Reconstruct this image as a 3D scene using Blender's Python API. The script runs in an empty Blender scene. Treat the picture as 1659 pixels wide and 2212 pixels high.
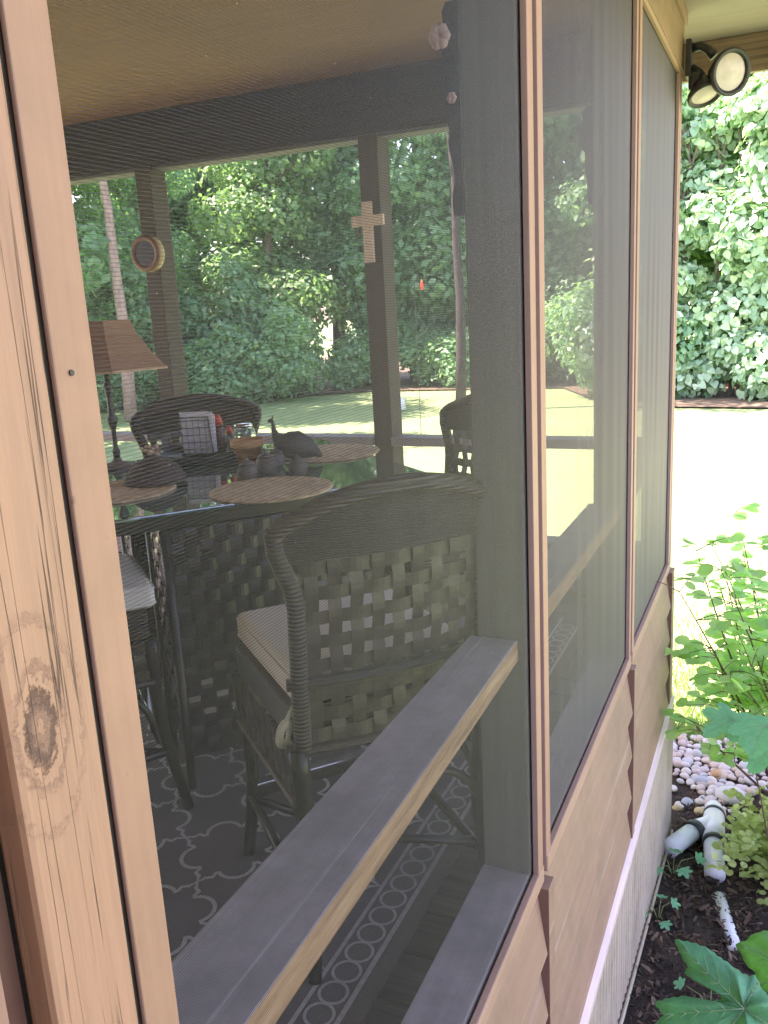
import bpy, bmesh, math, random
import numpy as np
from mathutils import Matrix, Vector
random.seed(7); rng = np.random.default_rng(7)
scene = bpy.context.scene
COL = scene.collection
R = math.radians

# ------------------------------------------------------------------ camera
CAM = np.array([0.455, 0.0, 1.35])
RM = np.array([[0.91027194, 0.04698812, -0.41133576],
               [0.41050374, -0.23148297, 0.88198771],
               [-0.05377428, -0.97170353, -0.23000126]])   # columns: right, down, forward
cam_d = bpy.data.cameras.new('camera'); cam = bpy.data.objects.new('camera', cam_d); COL.objects.link(cam)
rt, dn, fw = RM[:, 0], RM[:, 1], RM[:, 2]
cam.matrix_world = Matrix(((rt[0], -dn[0], -fw[0], CAM[0]), (rt[1], -dn[1], -fw[1], CAM[1]),
                           (rt[2], -dn[2], -fw[2], CAM[2]), (0, 0, 0, 1)))
cam_d.sensor_fit = 'HORIZONTAL'; cam_d.sensor_width = 36; cam_d.lens = 36 * 1860 / 1659
cam_d.clip_start = 0.02; cam_d.clip_end = 500
scene.camera = cam

# ------------------------------------------------------------------ light
SUN_DIR = Vector((-0.52, -0.15, 0.84)).normalized()      # towards the sun
world = bpy.data.worlds.new('World'); scene.world = world; world.use_nodes = True
wn = world.node_tree; wn.nodes.clear()
sky = wn.nodes.new('ShaderNodeTexSky'); sky.sky_type = 'NISHITA'; sky.sun_disc = False
sky.sun_elevation = math.asin(SUN_DIR.z); sky.sun_rotation = math.atan2(SUN_DIR.x, SUN_DIR.y)
bg = wn.nodes.new('ShaderNodeBackground'); bg.inputs[1].default_value = 0.15
wo = wn.nodes.new('ShaderNodeOutputWorld')
wn.links.new(sky.outputs[0], bg.inputs[0]); wn.links.new(bg.outputs[0], wo.inputs[0])
sl = bpy.data.lights.new('sun', 'SUN'); sl.energy = 5.0; sl.angle = R(0.5); sl.color = (1, 0.95, 0.87)
so = bpy.data.objects.new('sun', sl); COL.objects.link(so)
so.rotation_euler = SUN_DIR.to_track_quat('Z', 'Y').to_euler()
scene.view_settings.view_transform = 'Standard'; scene.view_settings.look = 'None'
scene.view_settings.gamma = 1.0
scene.view_settings.exposure = 2.66
scene.view_settings.use_white_balance = True
scene.view_settings.white_balance_temperature = 7300
scene.view_settings.white_balance_tint = 38
scene.cycles.max_bounces = 10; scene.cycles.transparent_max_bounces = 32
scene.cycles.diffuse_bounces = 5

# ------------------------------------------------------------------ helpers
class MB:
    def __init__(s): s.v = []; s.f = []; s.m = []
    def add(s, vs, fs, mi=0):
        o = len(s.v); s.v += [tuple(map(float, v)) for v in vs]
        for f in fs: s.f.append([i + o for i in f]); s.m.append(mi)
    def box(s, lo, hi, mi=0, M=None):
        x0, y0, z0 = lo; x1, y1, z1 = hi
        vs = [(x0,y0,z0),(x1,y0,z0),(x1,y1,z0),(x0,y1,z0),(x0,y0,z1),(x1,y0,z1),(x1,y1,z1),(x0,y1,z1)]
        if M is not None: vs = [tuple(M @ Vector(v)) for v in vs]
        s.add(vs, [(0,3,2,1),(4,5,6,7),(0,1,5,4),(1,2,6,5),(2,3,7,6),(3,0,4,7)], mi)
        return s
    def tube(s, pts, rad, seg=8, mi=0, caps=True, closed=False, sx=1.0):
        pts = [Vector(p) for p in pts]; n = len(pts)
        if not hasattr(rad, '__len__'): rad = [rad] * n
        vs = []; up = None
        for i, p in enumerate(pts):
            if closed: d = pts[(i+1) % n] - pts[i-1]
            else: d = (pts[min(i+1, n-1)] - pts[max(i-1, 0)])
            d.normalize()
            if up is None:
                a = Vector((0,0,1)) if abs(d.z) < 0.9 else Vector((1,0,0))
                u = d.cross(a).normalized()
            else: u = (up - d * up.dot(d)).normalized()
            up = u; w = d.cross(u)
            for k in range(seg):
                t = 2*math.pi*k/seg
                vs.append(p + u*math.cos(t)*rad[i] + w*math.sin(t)*rad[i]*sx)
        fs = []
        for i in range(n if closed else n-1):
            j = (i+1) % n
            for k in range(seg):
                l = (k+1) % seg
                fs.append((i*seg+k, i*seg+l, j*seg+l, j*seg+k))
        if caps and not closed:
            fs.append(tuple(range(seg))[::-1]); fs.append(tuple((n-1)*seg+k for k in range(seg)))
        s.add(vs, fs, mi); return s
    def lathe(s, prof, seg=24, mi=0, M=None, off=(0,0,0), cap=True):
        vs = []; n = len(prof)
        for r, z in prof:
            for k in range(seg):
                t = 2*math.pi*k/seg
                v = Vector((r*math.cos(t)+off[0], r*math.sin(t)+off[1], z+off[2]))
                if M is not None: v = M @ v
                vs.append(v)
        fs = [(i*seg+k, i*seg+(k+1)%seg, (i+1)*seg+(k+1)%seg, (i+1)*seg+k) for i in range(n-1) for k in range(seg)]
        if cap:
            fs.append(tuple(range(seg))[::-1]); fs.append(tuple((n-1)*seg+k for k in range(seg)))
        s.add(vs, fs, mi); return s
    def build(s, name, mats, parent=None, smooth=False, bevel=0):
        me = bpy.data.meshes.new(name); me.from_pydata(s.v, [], s.f)
        if not isinstance(mats, (list, tuple)): mats = [mats]
        for m in mats: me.materials.append(m)
        me.polygons.foreach_set('material_index', s.m)
        if smooth: me.polygons.foreach_set('use_smooth', [True]*len(s.f))
        me.update()
        o = bpy.data.objects.new(name, me); COL.objects.link(o)
        if parent is not None: o.parent = parent
        if bevel:
            b = o.modifiers.new('bevel', 'BEVEL'); b.width = bevel; b.segments = 2; b.limit_method = 'ANGLE'
        return o
def part(name, mat, parent, lo, hi, bevel=0.002): return MB().box(lo, hi).build(name, mat, parent, bevel=bevel)
def tag(o, label=None, cat=None, group=None, kind=None):
    if label: o['label'] = label
    if cat: o['category'] = cat
    if group: o['group'] = group
    if kind: o['kind'] = kind
    return o
def empty(name, loc=(0,0,0), rz=0):
    o = bpy.data.objects.new(name, None); COL.objects.link(o); o.location = loc; o.rotation_euler = (0,0,rz)
    o.empty_display_size = 0.05; return o
def dup(root, loc, rz):
    r = root.copy(); COL.objects.link(r); r.location = loc; r.rotation_euler = (0,0,rz)
    for ch in list(root.children):
        c = ch.copy(); COL.objects.link(c); c.parent = r
        for g in ch.children:
            d = g.copy(); COL.objects.link(d); d.parent = c
    return r

# ------------------------------------------------------------------ materials
def newmat(name):
    m = bpy.data.materials.new(name); m.use_nodes = True; nt = m.node_tree
    return m, nt, nt.nodes['Principled BSDF'], nt.nodes['Material Output']
def L(nt, a, b): nt.links.new(a, b)
def coords(nt, scale=(1,1,1), kind='Object', rot=(0,0,0)):
    tc = nt.nodes.new('ShaderNodeTexCoord'); mp = nt.nodes.new('ShaderNodeMapping')
    mp.inputs['Scale'].default_value = scale; mp.inputs['Rotation'].default_value = rot
    L(nt, tc.outputs[kind], mp.inputs[0]); return mp.outputs[0]
def noise(nt, vec, scale=5, detail=5, rough=0.6):
    n = nt.nodes.new('ShaderNodeTexNoise'); n.inputs['Scale'].default_value = scale
    n.inputs['Detail'].default_value = detail; n.inputs['Roughness'].default_value = rough
    if vec is not None: L(nt, vec, n.inputs['Vector'])
    return n.outputs['Fac']
def ramp(nt, fac, stops):
    r = nt.nodes.new('ShaderNodeValToRGB'); e = r.color_ramp.elements
    while len(e) < len(stops): e.new(0.5)
    for el, (p, c) in zip(e, stops):
        el.position = p; el.color = (*c, 1) if len(c) == 3 else c
    L(nt, fac, r.inputs[0]); return r.outputs[0]
def mixc(nt, fac, a, b, mode='MIX'):
    m = nt.nodes.new('ShaderNodeMix'); m.data_type = 'RGBA'; m.blend_type = mode
    for s, x in ((m.inputs[0], fac), (m.inputs[6], a), (m.inputs[7], b)):
        if hasattr(x, 'is_output'): L(nt, x, s)
        elif isinstance(x, tuple): s.default_value = (*x, 1)
        else: s.default_value = x
    return m.outputs[2]
def mth(nt, op, a, b=None, c=None, clamp=False):
    m = nt.nodes.new('ShaderNodeMath'); m.operation = op; m.use_clamp = clamp
    for i, x in enumerate((a, b, c)):
        if x is None: continue
        if hasattr(x, 'is_output'): L(nt, x, m.inputs[i])
        else: m.inputs[i].default_value = x
    return m.outputs[0]
def bump(nt, bs, h, strength=0.3, dist=0.002):
    b = nt.nodes.new('ShaderNodeBump'); b.inputs['Strength'].default_value = strength
    b.inputs['Distance'].default_value = dist; L(nt, h, b.inputs['Height']); L(nt, b.outputs[0], bs.inputs['Normal'])

def simple(name, c, rough=0.6, metal=0, var=0.25, scale=30, bmp=0.15, spec=0.5, dist=0.001, str_=(1,1,1)):
    m, nt, bs, out = newmat(name)
    v = coords(nt, str_); n = noise(nt, v, scale)
    lo = tuple(x*(1-var) for x in c); hi = tuple(min(1, x*(1+var)) for x in c)
    L(nt, ramp(nt, n, [(0.3, lo), (0.7, hi)]), bs.inputs['Base Color'])
    bs.inputs['Roughness'].default_value = rough; bs.inputs['Metallic'].default_value = metal
    bs.inputs['Specular IOR Level'].default_value = spec
    if bmp: bump(nt, bs, n, bmp, dist)
    return m
def painted(name, c, axis='z', rough=0.55, dirt=(0.25,0.16,0.1), dirt_amt=0.35, grain=0.35, scale=1.0, scuff=0.0):
    """painted timber: faint grain along one axis, weathering blotches, flecks"""
    m, nt, bs, out = newmat(name)
    st = {'x': (1.2,45,45), 'y': (45,1.2,45), 'z': (45,45,1.2)}[axis]
    v = coords(nt, tuple(q*scale for q in st)); g = noise(nt, v, 1, 6, 0.65)
    v2 = coords(nt); b = noise(nt, v2, 3.5, 6, 0.7); fl = noise(nt, v2, 90, 3, 0.5)
    col = ramp(nt, g, [(0.25, tuple(x*(1-grain*0.5) for x in c)), (0.6, c), (0.85, tuple(min(1, x*1.12) for x in c))])
    bf = ramp(nt, b, [(0.45, (0,0,0)), (0.75, (dirt_amt,)*3)])
    col = mixc(nt, bf, col, dirt)
    ff = ramp(nt, fl, [(0.72, (0,0,0)), (0.78, (0.6,)*3)])
    col = mixc(nt, ff, col, tuple(x*0.45 for x in c))
    if scuff:
        st2 = {'x': (0.9,70,70), 'y': (70,0.9,70), 'z': (70,70,0.9)}[axis]
        sc_ = noise(nt, coords(nt, st2), 1, 5, 0.7); col = mixc(nt, ramp(nt, sc_, [(0.60, (0,0,0)), (0.68, (scuff,)*3)]), col, (0.72,0.68,0.66))
        du = noise(nt, coords(nt), 14, 7, 0.75); col = mixc(nt, ramp(nt, du, [(0.4, (0,0,0)), (0.75, (scuff,)*3)]), col, tuple(x*0.55 for x in c))
    L(nt, col, bs.inputs['Base Color']); bs.inputs['Roughness'].default_value = rough
    bs.inputs['Specular IOR Level'].default_value = 0.35
    bump(nt, bs, mth(nt, 'ADD', g, mth(nt, 'MULTIPLY', fl, 0.3)), 0.5, 0.0012)
    return m

TAN = (0.50, 0.385, 0.29)
M = {}
M['trim'] = painted('trim_paint', (0.46,0.245,0.165), 'z', scuff=0.12)
M['trim_y'] = painted('trim_paint_long', (0.47,0.28,0.195), 'y')
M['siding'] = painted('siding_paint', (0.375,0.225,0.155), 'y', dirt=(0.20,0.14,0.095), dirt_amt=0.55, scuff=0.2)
M['ledge'] = painted('ledge_metal', (0.84,0.64,0.63), 'y', rough=0.4, dirt_amt=0.2)
M['skirt'] = painted('skirting_vinyl', (0.56,0.455,0.36), 'z', rough=0.4, dirt=(0.25,0.2,0.13), dirt_amt=0.6, scuff=0.15)
M['groove'] = painted('dark_groove_brown', (0.13,0.055,0.045), 'z', rough=0.6)  # dark brown for the trim gaps, the recess and the wall core
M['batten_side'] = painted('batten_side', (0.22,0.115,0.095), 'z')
M['edge_pink'] = painted('trim_edge', (0.42,0.27,0.25), 'z')
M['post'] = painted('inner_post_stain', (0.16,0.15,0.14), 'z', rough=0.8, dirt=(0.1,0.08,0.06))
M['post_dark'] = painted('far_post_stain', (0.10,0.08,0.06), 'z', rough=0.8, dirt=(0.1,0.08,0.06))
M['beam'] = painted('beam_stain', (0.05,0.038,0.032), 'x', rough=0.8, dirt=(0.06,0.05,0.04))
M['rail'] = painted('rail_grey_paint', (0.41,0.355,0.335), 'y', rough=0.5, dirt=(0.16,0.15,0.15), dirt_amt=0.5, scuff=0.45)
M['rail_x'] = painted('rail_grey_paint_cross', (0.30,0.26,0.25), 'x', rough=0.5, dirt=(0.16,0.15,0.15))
M['soffit'] = painted('soffit_paint', (0.34,0.27,0.235), 'x', rough=0.7)
def cracked(name, c):
    m, nt, bs, out = newmat(name)
    v = coords(nt, (40,40,1.6)); g = noise(nt, v, 1, 7, 0.7)
    v3 = coords(nt, (60,60,1.0)); cr = noise(nt, v3, 1.3, 4, 0.55)
    crack = ramp(nt, mth(nt, 'ABSOLUTE', mth(nt, 'SUBTRACT', cr, 0.5)), [(0.0, (0.9,)*3), (0.018, (0,0,0))])
    gate = ramp(nt, noise(nt, coords(nt, (8,8,3)), 1, 3), [(0.42, (0,0,0)), (0.54, (1,1,1))])
    crack = mixc(nt, 1.0, crack, gate, 'MULTIPLY')
    # knot
    tc = nt.nodes.new('ShaderNodeTexCoord'); sep = nt.nodes.new('ShaderNodeSeparateXYZ'); L(nt, tc.outputs['Object'], sep.inputs[0])
    dy = mth(nt, 'MULTIPLY', mth(nt, 'SUBTRACT', sep.outputs[1], 0.386), 55); dz = mth(nt, 'MULTIPLY', mth(nt, 'SUBTRACT', sep.outputs[2], 1.085), 26)
    wob = noise(nt, tc.outputs['Object'], 95, 7, 0.75)
    d = mth(nt, 'SQRT', mth(nt, 'ADD', mth(nt, 'MULTIPLY', dy, dy), mth(nt, 'MULTIPLY', dz, dz)))
    d = mth(nt, 'ADD', d, mth(nt, 'MULTIPLY', wob, 1.5))
    knot = ramp(nt, mth(nt, 'MULTIPLY', d, 0.33), [(0.34, (0.15,)*3), (0.44, (0.75,)*3), (0.50, (0,0,0))])
    rings = ramp(nt, mth(nt, 'FRACT', mth(nt, 'MULTIPLY', d, 1.1)), [(0.0, (0.25,)*3), (0.25, (0,0,0))])
    rings = mixc(nt, ramp(nt, mth(nt, 'MULTIPLY', d, 0.2), [(0.35, (1,1,1)), (0.75, (0,0,0))]), (0.0,0.0,0.0), rings)
    col = ramp(nt, g, [(0.2, tuple(x*0.72 for x in c)), (0.5, c), (0.8, tuple(min(1,x*1.15) for x in c))])
    dark = mixc(nt, 1.0, mixc(nt, 1.0, crack, knot, 'ADD'), rings, 'ADD')
    col = mixc(nt, dark, col, (0.10,0.055,0.05))
    L(nt, col, bs.inputs['Base Color']); bs.inputs['Roughness'].default_value = 0.55
    h = mth(nt, 'SUBTRACT', g, mth(nt, 'MULTIPLY', dark, 1.2)); bump(nt, bs, h, 0.7, 0.0025)
    return m
M['cracked'] = cracked('cracked_post_paint', (0.47,0.245,0.16))
def ceiling_mat():
    m, nt, bs, out = newmat('ceiling_stain')
    g = noise(nt, coords(nt, (3,22,3)), 1, 6, 0.7); b = noise(nt, coords(nt), 1.6, 5)
    col = mixc(nt, g, (0.20,0.082,0.022), (0.34,0.155,0.055)); col = mixc(nt, b, col, (0.15,0.065,0.022))
    L(nt, col, bs.inputs['Base Color']); bs.inputs['Roughness'].default_value = 0.75; bump(nt, bs, g, 0.4, 0.003)
    return m
M['ceiling'] = ceiling_mat()
def worn_edge():
    m, nt, bs, out = newmat('worn_rail_edge')
    g = noise(nt, coords(nt, (60,3,60)), 1.3, 6, 0.7)
    col = ramp(nt, g, [(0.3, (0.16,0.095,0.055)), (0.52, (0.38,0.215,0.12)), (0.68, (0.48,0.33,0.21)), (0.74, (0.75,0.63,0.50))])
    L(nt, col, bs.inputs['Base Color']); bs.inputs['Roughness'].default_value = 0.7; bump(nt, bs, g, 0.9, 0.004)
    return m
M['worn'] = worn_edge()

def screen_mat(name='insect_screen', V=0.08, cols=((0.046,0.045,0.045),(0.050,0.049,0.049),(0.066,0.064,0.063)), glare=(0.52,0.49,0.50)):
    """woven insect screen: threads of 0.2 mm; cover grows as the mesh is seen more edge-on, as round threads do"""
    m, nt, bs, out = newmat(name)
    nt.nodes.remove(bs)
    geo = nt.nodes.new('ShaderNodeNewGeometry')
    dot = nt.nodes.new('ShaderNodeVectorMath'); dot.operation = 'DOT_PRODUCT'
    L(nt, geo.outputs['Incoming'], dot.inputs[0]); L(nt, geo.outputs['True Normal'], dot.inputs[1])
    cs = mth(nt, 'MAXIMUM', mth(nt, 'ABSOLUTE', dot.outputs['Value']), 0.02)
    cov_v = mth(nt, 'MINIMUM', mth(nt, 'DIVIDE', V, cs), 0.93)
    tc = nt.nodes.new('ShaderNodeTexCoord'); sep = nt.nodes.new('ShaderNodeSeparateXYZ'); L(nt, tc.outputs['Object'], sep.inputs[0])
    fr = mth(nt, 'FRACT', mth(nt, 'MULTIPLY', sep.outputs[2], 1/0.0032))
    tri = mth(nt, 'ABSOLUTE', mth(nt, 'SUBTRACT', fr, 0.5))
    cov_h = ramp(nt, tri, [(0.07, (0.50,)*3), (0.20, (0.01,)*3)])
    ch = nt.nodes.new('ShaderNodeSeparateColor'); L(nt, cov_h, ch.inputs[0])
    open_ = mth(nt, 'MULTIPLY', mth(nt, 'SUBTRACT', 1.0, cov_v), mth(nt, 'SUBTRACT', 1.0, ch.outputs[0]))
    # thread tone varies in upright streaks
    st = noise(nt, coords(nt, (5,5,1.2)), 1, 5, 0.6)
    col = ramp(nt, st, [(0.3, cols[0]), (0.65, cols[1]), (0.85, cols[2])])
    sp = noise(nt, coords(nt), 160, 1); col = mixc(nt, ramp(nt, sp, [(0.80, (0,0,0)), (0.83, (1,1,1))]), col, (0.8,0.78,0.72))
    df = nt.nodes.new('ShaderNodeBsdfDiffuse'); L(nt, col, df.inputs[0])
    tl = nt.nodes.new('ShaderNodeBsdfTranslucent'); L(nt, col, tl.inputs[0])
    gl = nt.nodes.new('ShaderNodeBsdfGlossy'); gl.inputs['Roughness'].default_value = 0.5; gl.inputs[0].default_value = (*glare,1)
    fz = nt.nodes.new('ShaderNodeFresnel'); fz.inputs['IOR'].default_value = 1.6
    m1 = nt.nodes.new('ShaderNodeMixShader'); m1.inputs[0].default_value = 0.2; L(nt, df.outputs[0], m1.inputs[1]); L(nt, tl.outputs[0], m1.inputs[2])
    m2 = nt.nodes.new('ShaderNodeMixShader'); L(nt, fz.outputs[0], m2.inputs[0]); L(nt, m1.outputs[0], m2.inputs[1]); L(nt, gl.outputs[0], m2.inputs[2])
    tr = nt.nodes.new('ShaderNodeBsdfTransparent')
    mx = nt.nodes.new('ShaderNodeMixShader'); L(nt, open_, mx.inputs[0]); L(nt, m2.outputs[0], mx.inputs[1]); L(nt, tr.outputs[0], mx.inputs[2])
    L(nt, mx.outputs[0], out.inputs[0]); return m
SCREEN_V = 0.080
M['screen'] = screen_mat()
M['screen_dense'] = screen_mat('dense_insect_screen', 0.125, ((0.085,0.076,0.076),(0.095,0.085,0.084),(0.135,0.122,0.118)), (0.40,0.365,0.375))  # denser cover and paler threads for the two receding bays

def leafmat(name, c1, c2, trans=0.45, rough=0.45, spec=0.5, tcol=None, spots=False):
    m, nt, bs, out = newmat(name)
    geo = nt.nodes.new('ShaderNodeNewGeometry')
    n = noise(nt, coords(nt), 1.2, 3)
    f = mth(nt, 'ADD', mth(nt, 'MULTIPLY', geo.outputs['Random Per Island'], 0.75), mth(nt, 'MULTIPLY', n, 0.35))
    col = ramp(nt, f, [(0.1, c1), (0.85, c2)])
    if spots:
        n2 = noise(nt, coords(nt), 45, 6, 0.7); col = mixc(nt, ramp(nt, n2, [(0.35, (0.45,)*3), (0.6, (0,0,0))]), col, tuple(q*0.7 for q in c1))
        n3 = noise(nt, coords(nt), 70, 2); col = mixc(nt, ramp(nt, n3, [(0.72, (0,0,0)), (0.75, (0.8,)*3)]), col, (0.28,0.16,0.06)); bump(nt, bs, n2, 0.6, 0.002)
    L(nt, col, bs.inputs['Base Color']); bs.inputs['Roughness'].default_value = rough
    bs.inputs['Specular IOR Level'].default_value = spec
    tl = nt.nodes.new('ShaderNodeBsdfTranslucent')
    tc2 = mixc(nt, 1.0, col, tcol or (1.0,1.25,0.55), 'MULTIPLY'); L(nt, tc2, tl.inputs[0])
    mx = nt.nodes.new('ShaderNodeMixShader'); mx.inputs[0].default_value = trans
    L(nt, bs.outputs[0], mx.inputs[1]); L(nt, tl.outputs[0], mx.inputs[2]); L(nt, mx.outputs[0], out.inputs[0])
    return m
M['leaf_wood'] = leafmat('woodland_leaf', (0.15,0.33,0.22), (0.38,0.60,0.42), trans=0.55)
M['leaf_wood2'] = leafmat('woodland_leaf_yellow', (0.15,0.32,0.16), (0.34,0.52,0.28))
M['leaf_vine'] = leafmat('vine_leaf', (0.20,0.38,0.25), (0.48,0.64,0.48), trans=0.3, rough=0.35)
M['leaf_shrub'] = leafmat('shrub_leaf', (0.34,0.60,0.24), (0.60,0.84,0.44), trans=0.62, rough=0.4)
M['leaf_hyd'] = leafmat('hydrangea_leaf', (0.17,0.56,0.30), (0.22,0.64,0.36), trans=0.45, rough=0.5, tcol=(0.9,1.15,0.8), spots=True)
M['leaf_hyd2'] = leafmat('hydrangea_leaf_lighter', (0.28,0.66,0.26), (0.34,0.72,0.30), trans=0.5, rough=0.5, tcol=(1.0,1.15,0.7), spots=True)  # lighter, yellower green for the second big leaf
M['leaf_yellow'] = leafmat('yellow_green_leaf', (0.36,0.44,0.14), (0.72,0.74,0.36), trans=0.4)
M['vein'] = simple('leaf_vein', (0.26,0.46,0.24), 0.5, bmp=0)
M['bark'] = simple('bark', (0.16,0.12,0.10), 0.9, var=0.45, scale=6, bmp=0.8, dist=0.02, str_=(3,3,0.6))
M['bark_pale'] = simple('pale_bark', (0.42,0.28,0.26), 0.9, var=0.3, scale=6, bmp=0.6, dist=0.02, str_=(2,2,0.6))
M['bark_dim'] = simple('grey_bark', (0.045,0.035,0.035), 0.9, var=0.4, scale=6)
M['twig'] = simple('twig', (0.16,0.085,0.06), 0.7)
M['twig_green'] = simple('green_stem', (0.20,0.25,0.10), 0.6)

def grass_mat():
    m, nt, bs, out = newmat('lawn')
    a = noise(nt, coords(nt), 0.5, 5); b = noise(nt, coords(nt), 40, 4, 0.7)
    col = ramp(nt, a, [(0.3, (0.16,0.28,0.10)), (0.55, (0.23,0.35,0.135)), (0.75, (0.32,0.39,0.18))])
    col = mixc(nt, ramp(nt, b, [(0.3, (0.0,)*3), (0.75, (0.55,)*3)]), col, (0.38,0.48,0.25))
    L(nt, col, bs.inputs['Base Color']); bs.inputs['Roughness'].default_value = 0.85
    bump(nt, bs, b, 0.8, 0.03); return m
M['grass'] = grass_mat()
def soil_mat(name, cols, scale=60):
    m, nt, bs, out = newmat(name)
    n = noise(nt, coords(nt), scale, 8, 0.75); w = noise(nt, coords(nt, (1,0.4,1), rot=(0,0,0.6)), scale*1.7, 3)
    col = ramp(nt, n, cols); col = mixc(nt, ramp(nt, w, [(0.62, (0,0,0)), (0.70, (0.6,)*3)]), col, (0.16,0.095,0.06))
    L(nt, col, bs.inputs['Base Color']); bs.inputs['Roughness'].default_value = 0.95
    bump(nt, bs, n, 1.0, 0.02); return m
M['mulch'] = soil_mat('mulch_soil', [(0.3, (0.018,0.011,0.008)), (0.5, (0.05,0.03,0.02)), (0.7, (0.10,0.06,0.04))])
M['litter'] = soil_mat('leaf_litter', [(0.3, (0.07,0.07,0.04)), (0.5, (0.16,0.12,0.08)), (0.7, (0.28,0.20,0.14))], 20)
def island(name, stops, rough=0.8, bmp=0.3, scale=50):
    m, nt, bs, out = newmat(name)
    geo = nt.nodes.new('ShaderNodeNewGeometry'); oi = nt.nodes.new('ShaderNodeObjectInfo')
    f = mth(nt, 'FRACT', mth(nt, 'ADD', geo.outputs['Random Per Island'], oi.outputs['Random']))
    col = ramp(nt, f, stops); n = noise(nt, coords(nt), scale, 5)
    col = mixc(nt, 1.0, col, ramp(nt, n, [(0.3, (0.75,)*3), (0.7, (1.0,)*3)]), 'MULTIPLY')
    L(nt, col, bs.inputs['Base Color']); bs.inputs['Roughness'].default_value = rough; bump(nt, bs, n, bmp, 0.001)
    return m
M['chips'] = island('mulch_chip', [(0.0, (0.02,0.012,0.009)), (0.5, (0.06,0.035,0.024)), (0.85, (0.13,0.075,0.05)), (1.0, (0.26,0.17,0.11))], 0.9)
M['stone'] = island('river_stone', [(0.0, (0.60,0.46,0.43)), (0.25, (0.74,0.64,0.62)), (0.5, (0.66,0.48,0.38)), (0.75, (0.56,0.54,0.55)), (1.0, (0.80,0.68,0.60))], 0.7, 0.2)
M['stone_grey'] = simple('grey_stone', (0.62,0.57,0.53), 0.8, var=0.12, scale=40)
M['stone_tan'] = simple('tan_stone', (0.52,0.38,0.20), 0.7, var=0.15)
M['stone_orange'] = simple('orange_stone', (0.52,0.30,0.16), 0.7, var=0.2)
M['stone_blue'] = simple('blue_grey_stone', (0.40,0.41,0.45), 0.7, var=0.12)

def wicker(name, c, rib=220, axis=2, rough=0.42):
    m, nt, bs, out = newmat(name)
    v = coords(nt); w = nt.nodes.new('ShaderNodeTexWave'); w.inputs['Scale'].default_value = rib/6.28
    w.bands_direction = 'XYZ'[axis]; w.inputs['Distortion'].default_value = 1.2; w.inputs['Detail'].default_value = 1
    L(nt, v, w.inputs['Vector']); n = noise(nt, v, 60, 4)
    col = mixc(nt, w.outputs['Fac'], tuple(x*0.55 for x in c), c); col = mixc(nt, mth(nt, 'MULTIPLY', n, 0.5), col, tuple(min(1, x*1.6) for x in c))
    L(nt, col, bs.inputs['Base Color']); bs.inputs['Roughness'].default_value = rough
    bump(nt, bs, w.outputs['Fac'], 0.7, 0.004); return m
M['wicker'] = wicker('dark_wicker', (0.070,0.054,0.041))
M['strip'] = simple('woven_strip', (0.066,0.052,0.040), 0.38, var=0.3, scale=50)
M['legwood'] = simple('dark_leg', (0.018,0.014,0.013), 0.35, var=0.3)
M['chrome'] = simple('chrome', (0.75,0.75,0.78), 0.12, metal=1, var=0.05, bmp=0)
M['cushion'] = simple('cushion_fabric', (0.74,0.69,0.60), 0.9, var=0.1, scale=300, bmp=0.3)
M['cord'] = simple('cream_tie', (0.72,0.66,0.50), 0.9, var=0.1)
M['placemat'] = simple('seagrass', (0.64,0.46,0.29), 0.8, var=0.4, scale=45, bmp=0.6, dist=0.003)
M['glass'] = None
m, nt, bs, out = newmat('table_glass'); bs.inputs['Base Color'].default_value = (0.06,0.13,0.11,1)
bs.inputs['Roughness'].default_value = 0.03; bs.inputs['Specular IOR Level'].default_value = 0.9; bs.inputs['IOR'].default_value = 2.4; bs.inputs['Coat Weight'].default_value = 0.6
bs.inputs['Coat Roughness'].default_value = 0.02; M['tableglass'] = m
m, nt, bs, out = newmat('clear_glass'); bs.inputs['Base Color'].default_value = (0.85,0.95,0.93,1)
bs.inputs['Roughness'].default_value = 0.03; bs.inputs['Transmission Weight'].default_value = 0.95; bs.inputs['IOR'].default_value = 1.25; M['clear'] = m
M['shade'] = simple('lampshade_cloth', (0.33,0.185,0.125), 0.9, var=0.12, scale=200)
M['shade_trim'] = simple('lampshade_trim', (0.5,0.33,0.22), 0.8)
M['darkmetal'] = simple('dark_metal', (0.035,0.032,0.028), 0.45, var=0.3)
M['black'] = simple('black_plastic', (0.022,0.022,0.024), 0.4, var=0.2)
M['blackmetal'] = simple('floodlight_black', (0.035,0.032,0.036), 0.45, var=0.3)
M['bronze'] = simple('worn_bronze', (0.17,0.13,0.10), 0.5, var=0.4)
M['lens'] = simple('lamp_lens', (0.66,0.55,0.54), 0.25, var=0.12, scale=25)
M['terracotta'] = simple('terracotta', (0.48,0.19,0.07), 0.75, var=0.2)
M['terra_pale'] = simple('terracotta_rim', (0.58,0.30,0.14), 0.8, var=0.2)
M['paper'] = simple('paper_napkin', (0.75,0.72,0.76), 0.8, var=0.05, bmp=0.05)
M['red'] = simple('red_cap', (0.60,0.06,0.03), 0.4, var=0.1, bmp=0)
M['sauce'] = simple('sauce_bottle', (0.10,0.02,0.015), 0.25, var=0.2, bmp=0)
M['greyclay'] = simple('grey_stoneware', (0.12,0.095,0.09), 0.6, var=0.25)
M['bird'] = simple('bird_paint', (0.06,0.052,0.05), 0.6, var=0.5, scale=120)
M['dome'] = simple('dark_cloth_dome', (0.09,0.065,0.06), 0.9, var=0.3)
M['petals'] = simple('dried_flowers', (0.50,0.36,0.26), 0.9, var=0.4)
M['pink'] = simple('faded_pink', (0.50,0.33,0.33), 0.9, var=0.25)
M['garland'] = simple('dark_garland', (0.03,0.032,0.028), 0.85, var=0.4)
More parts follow.
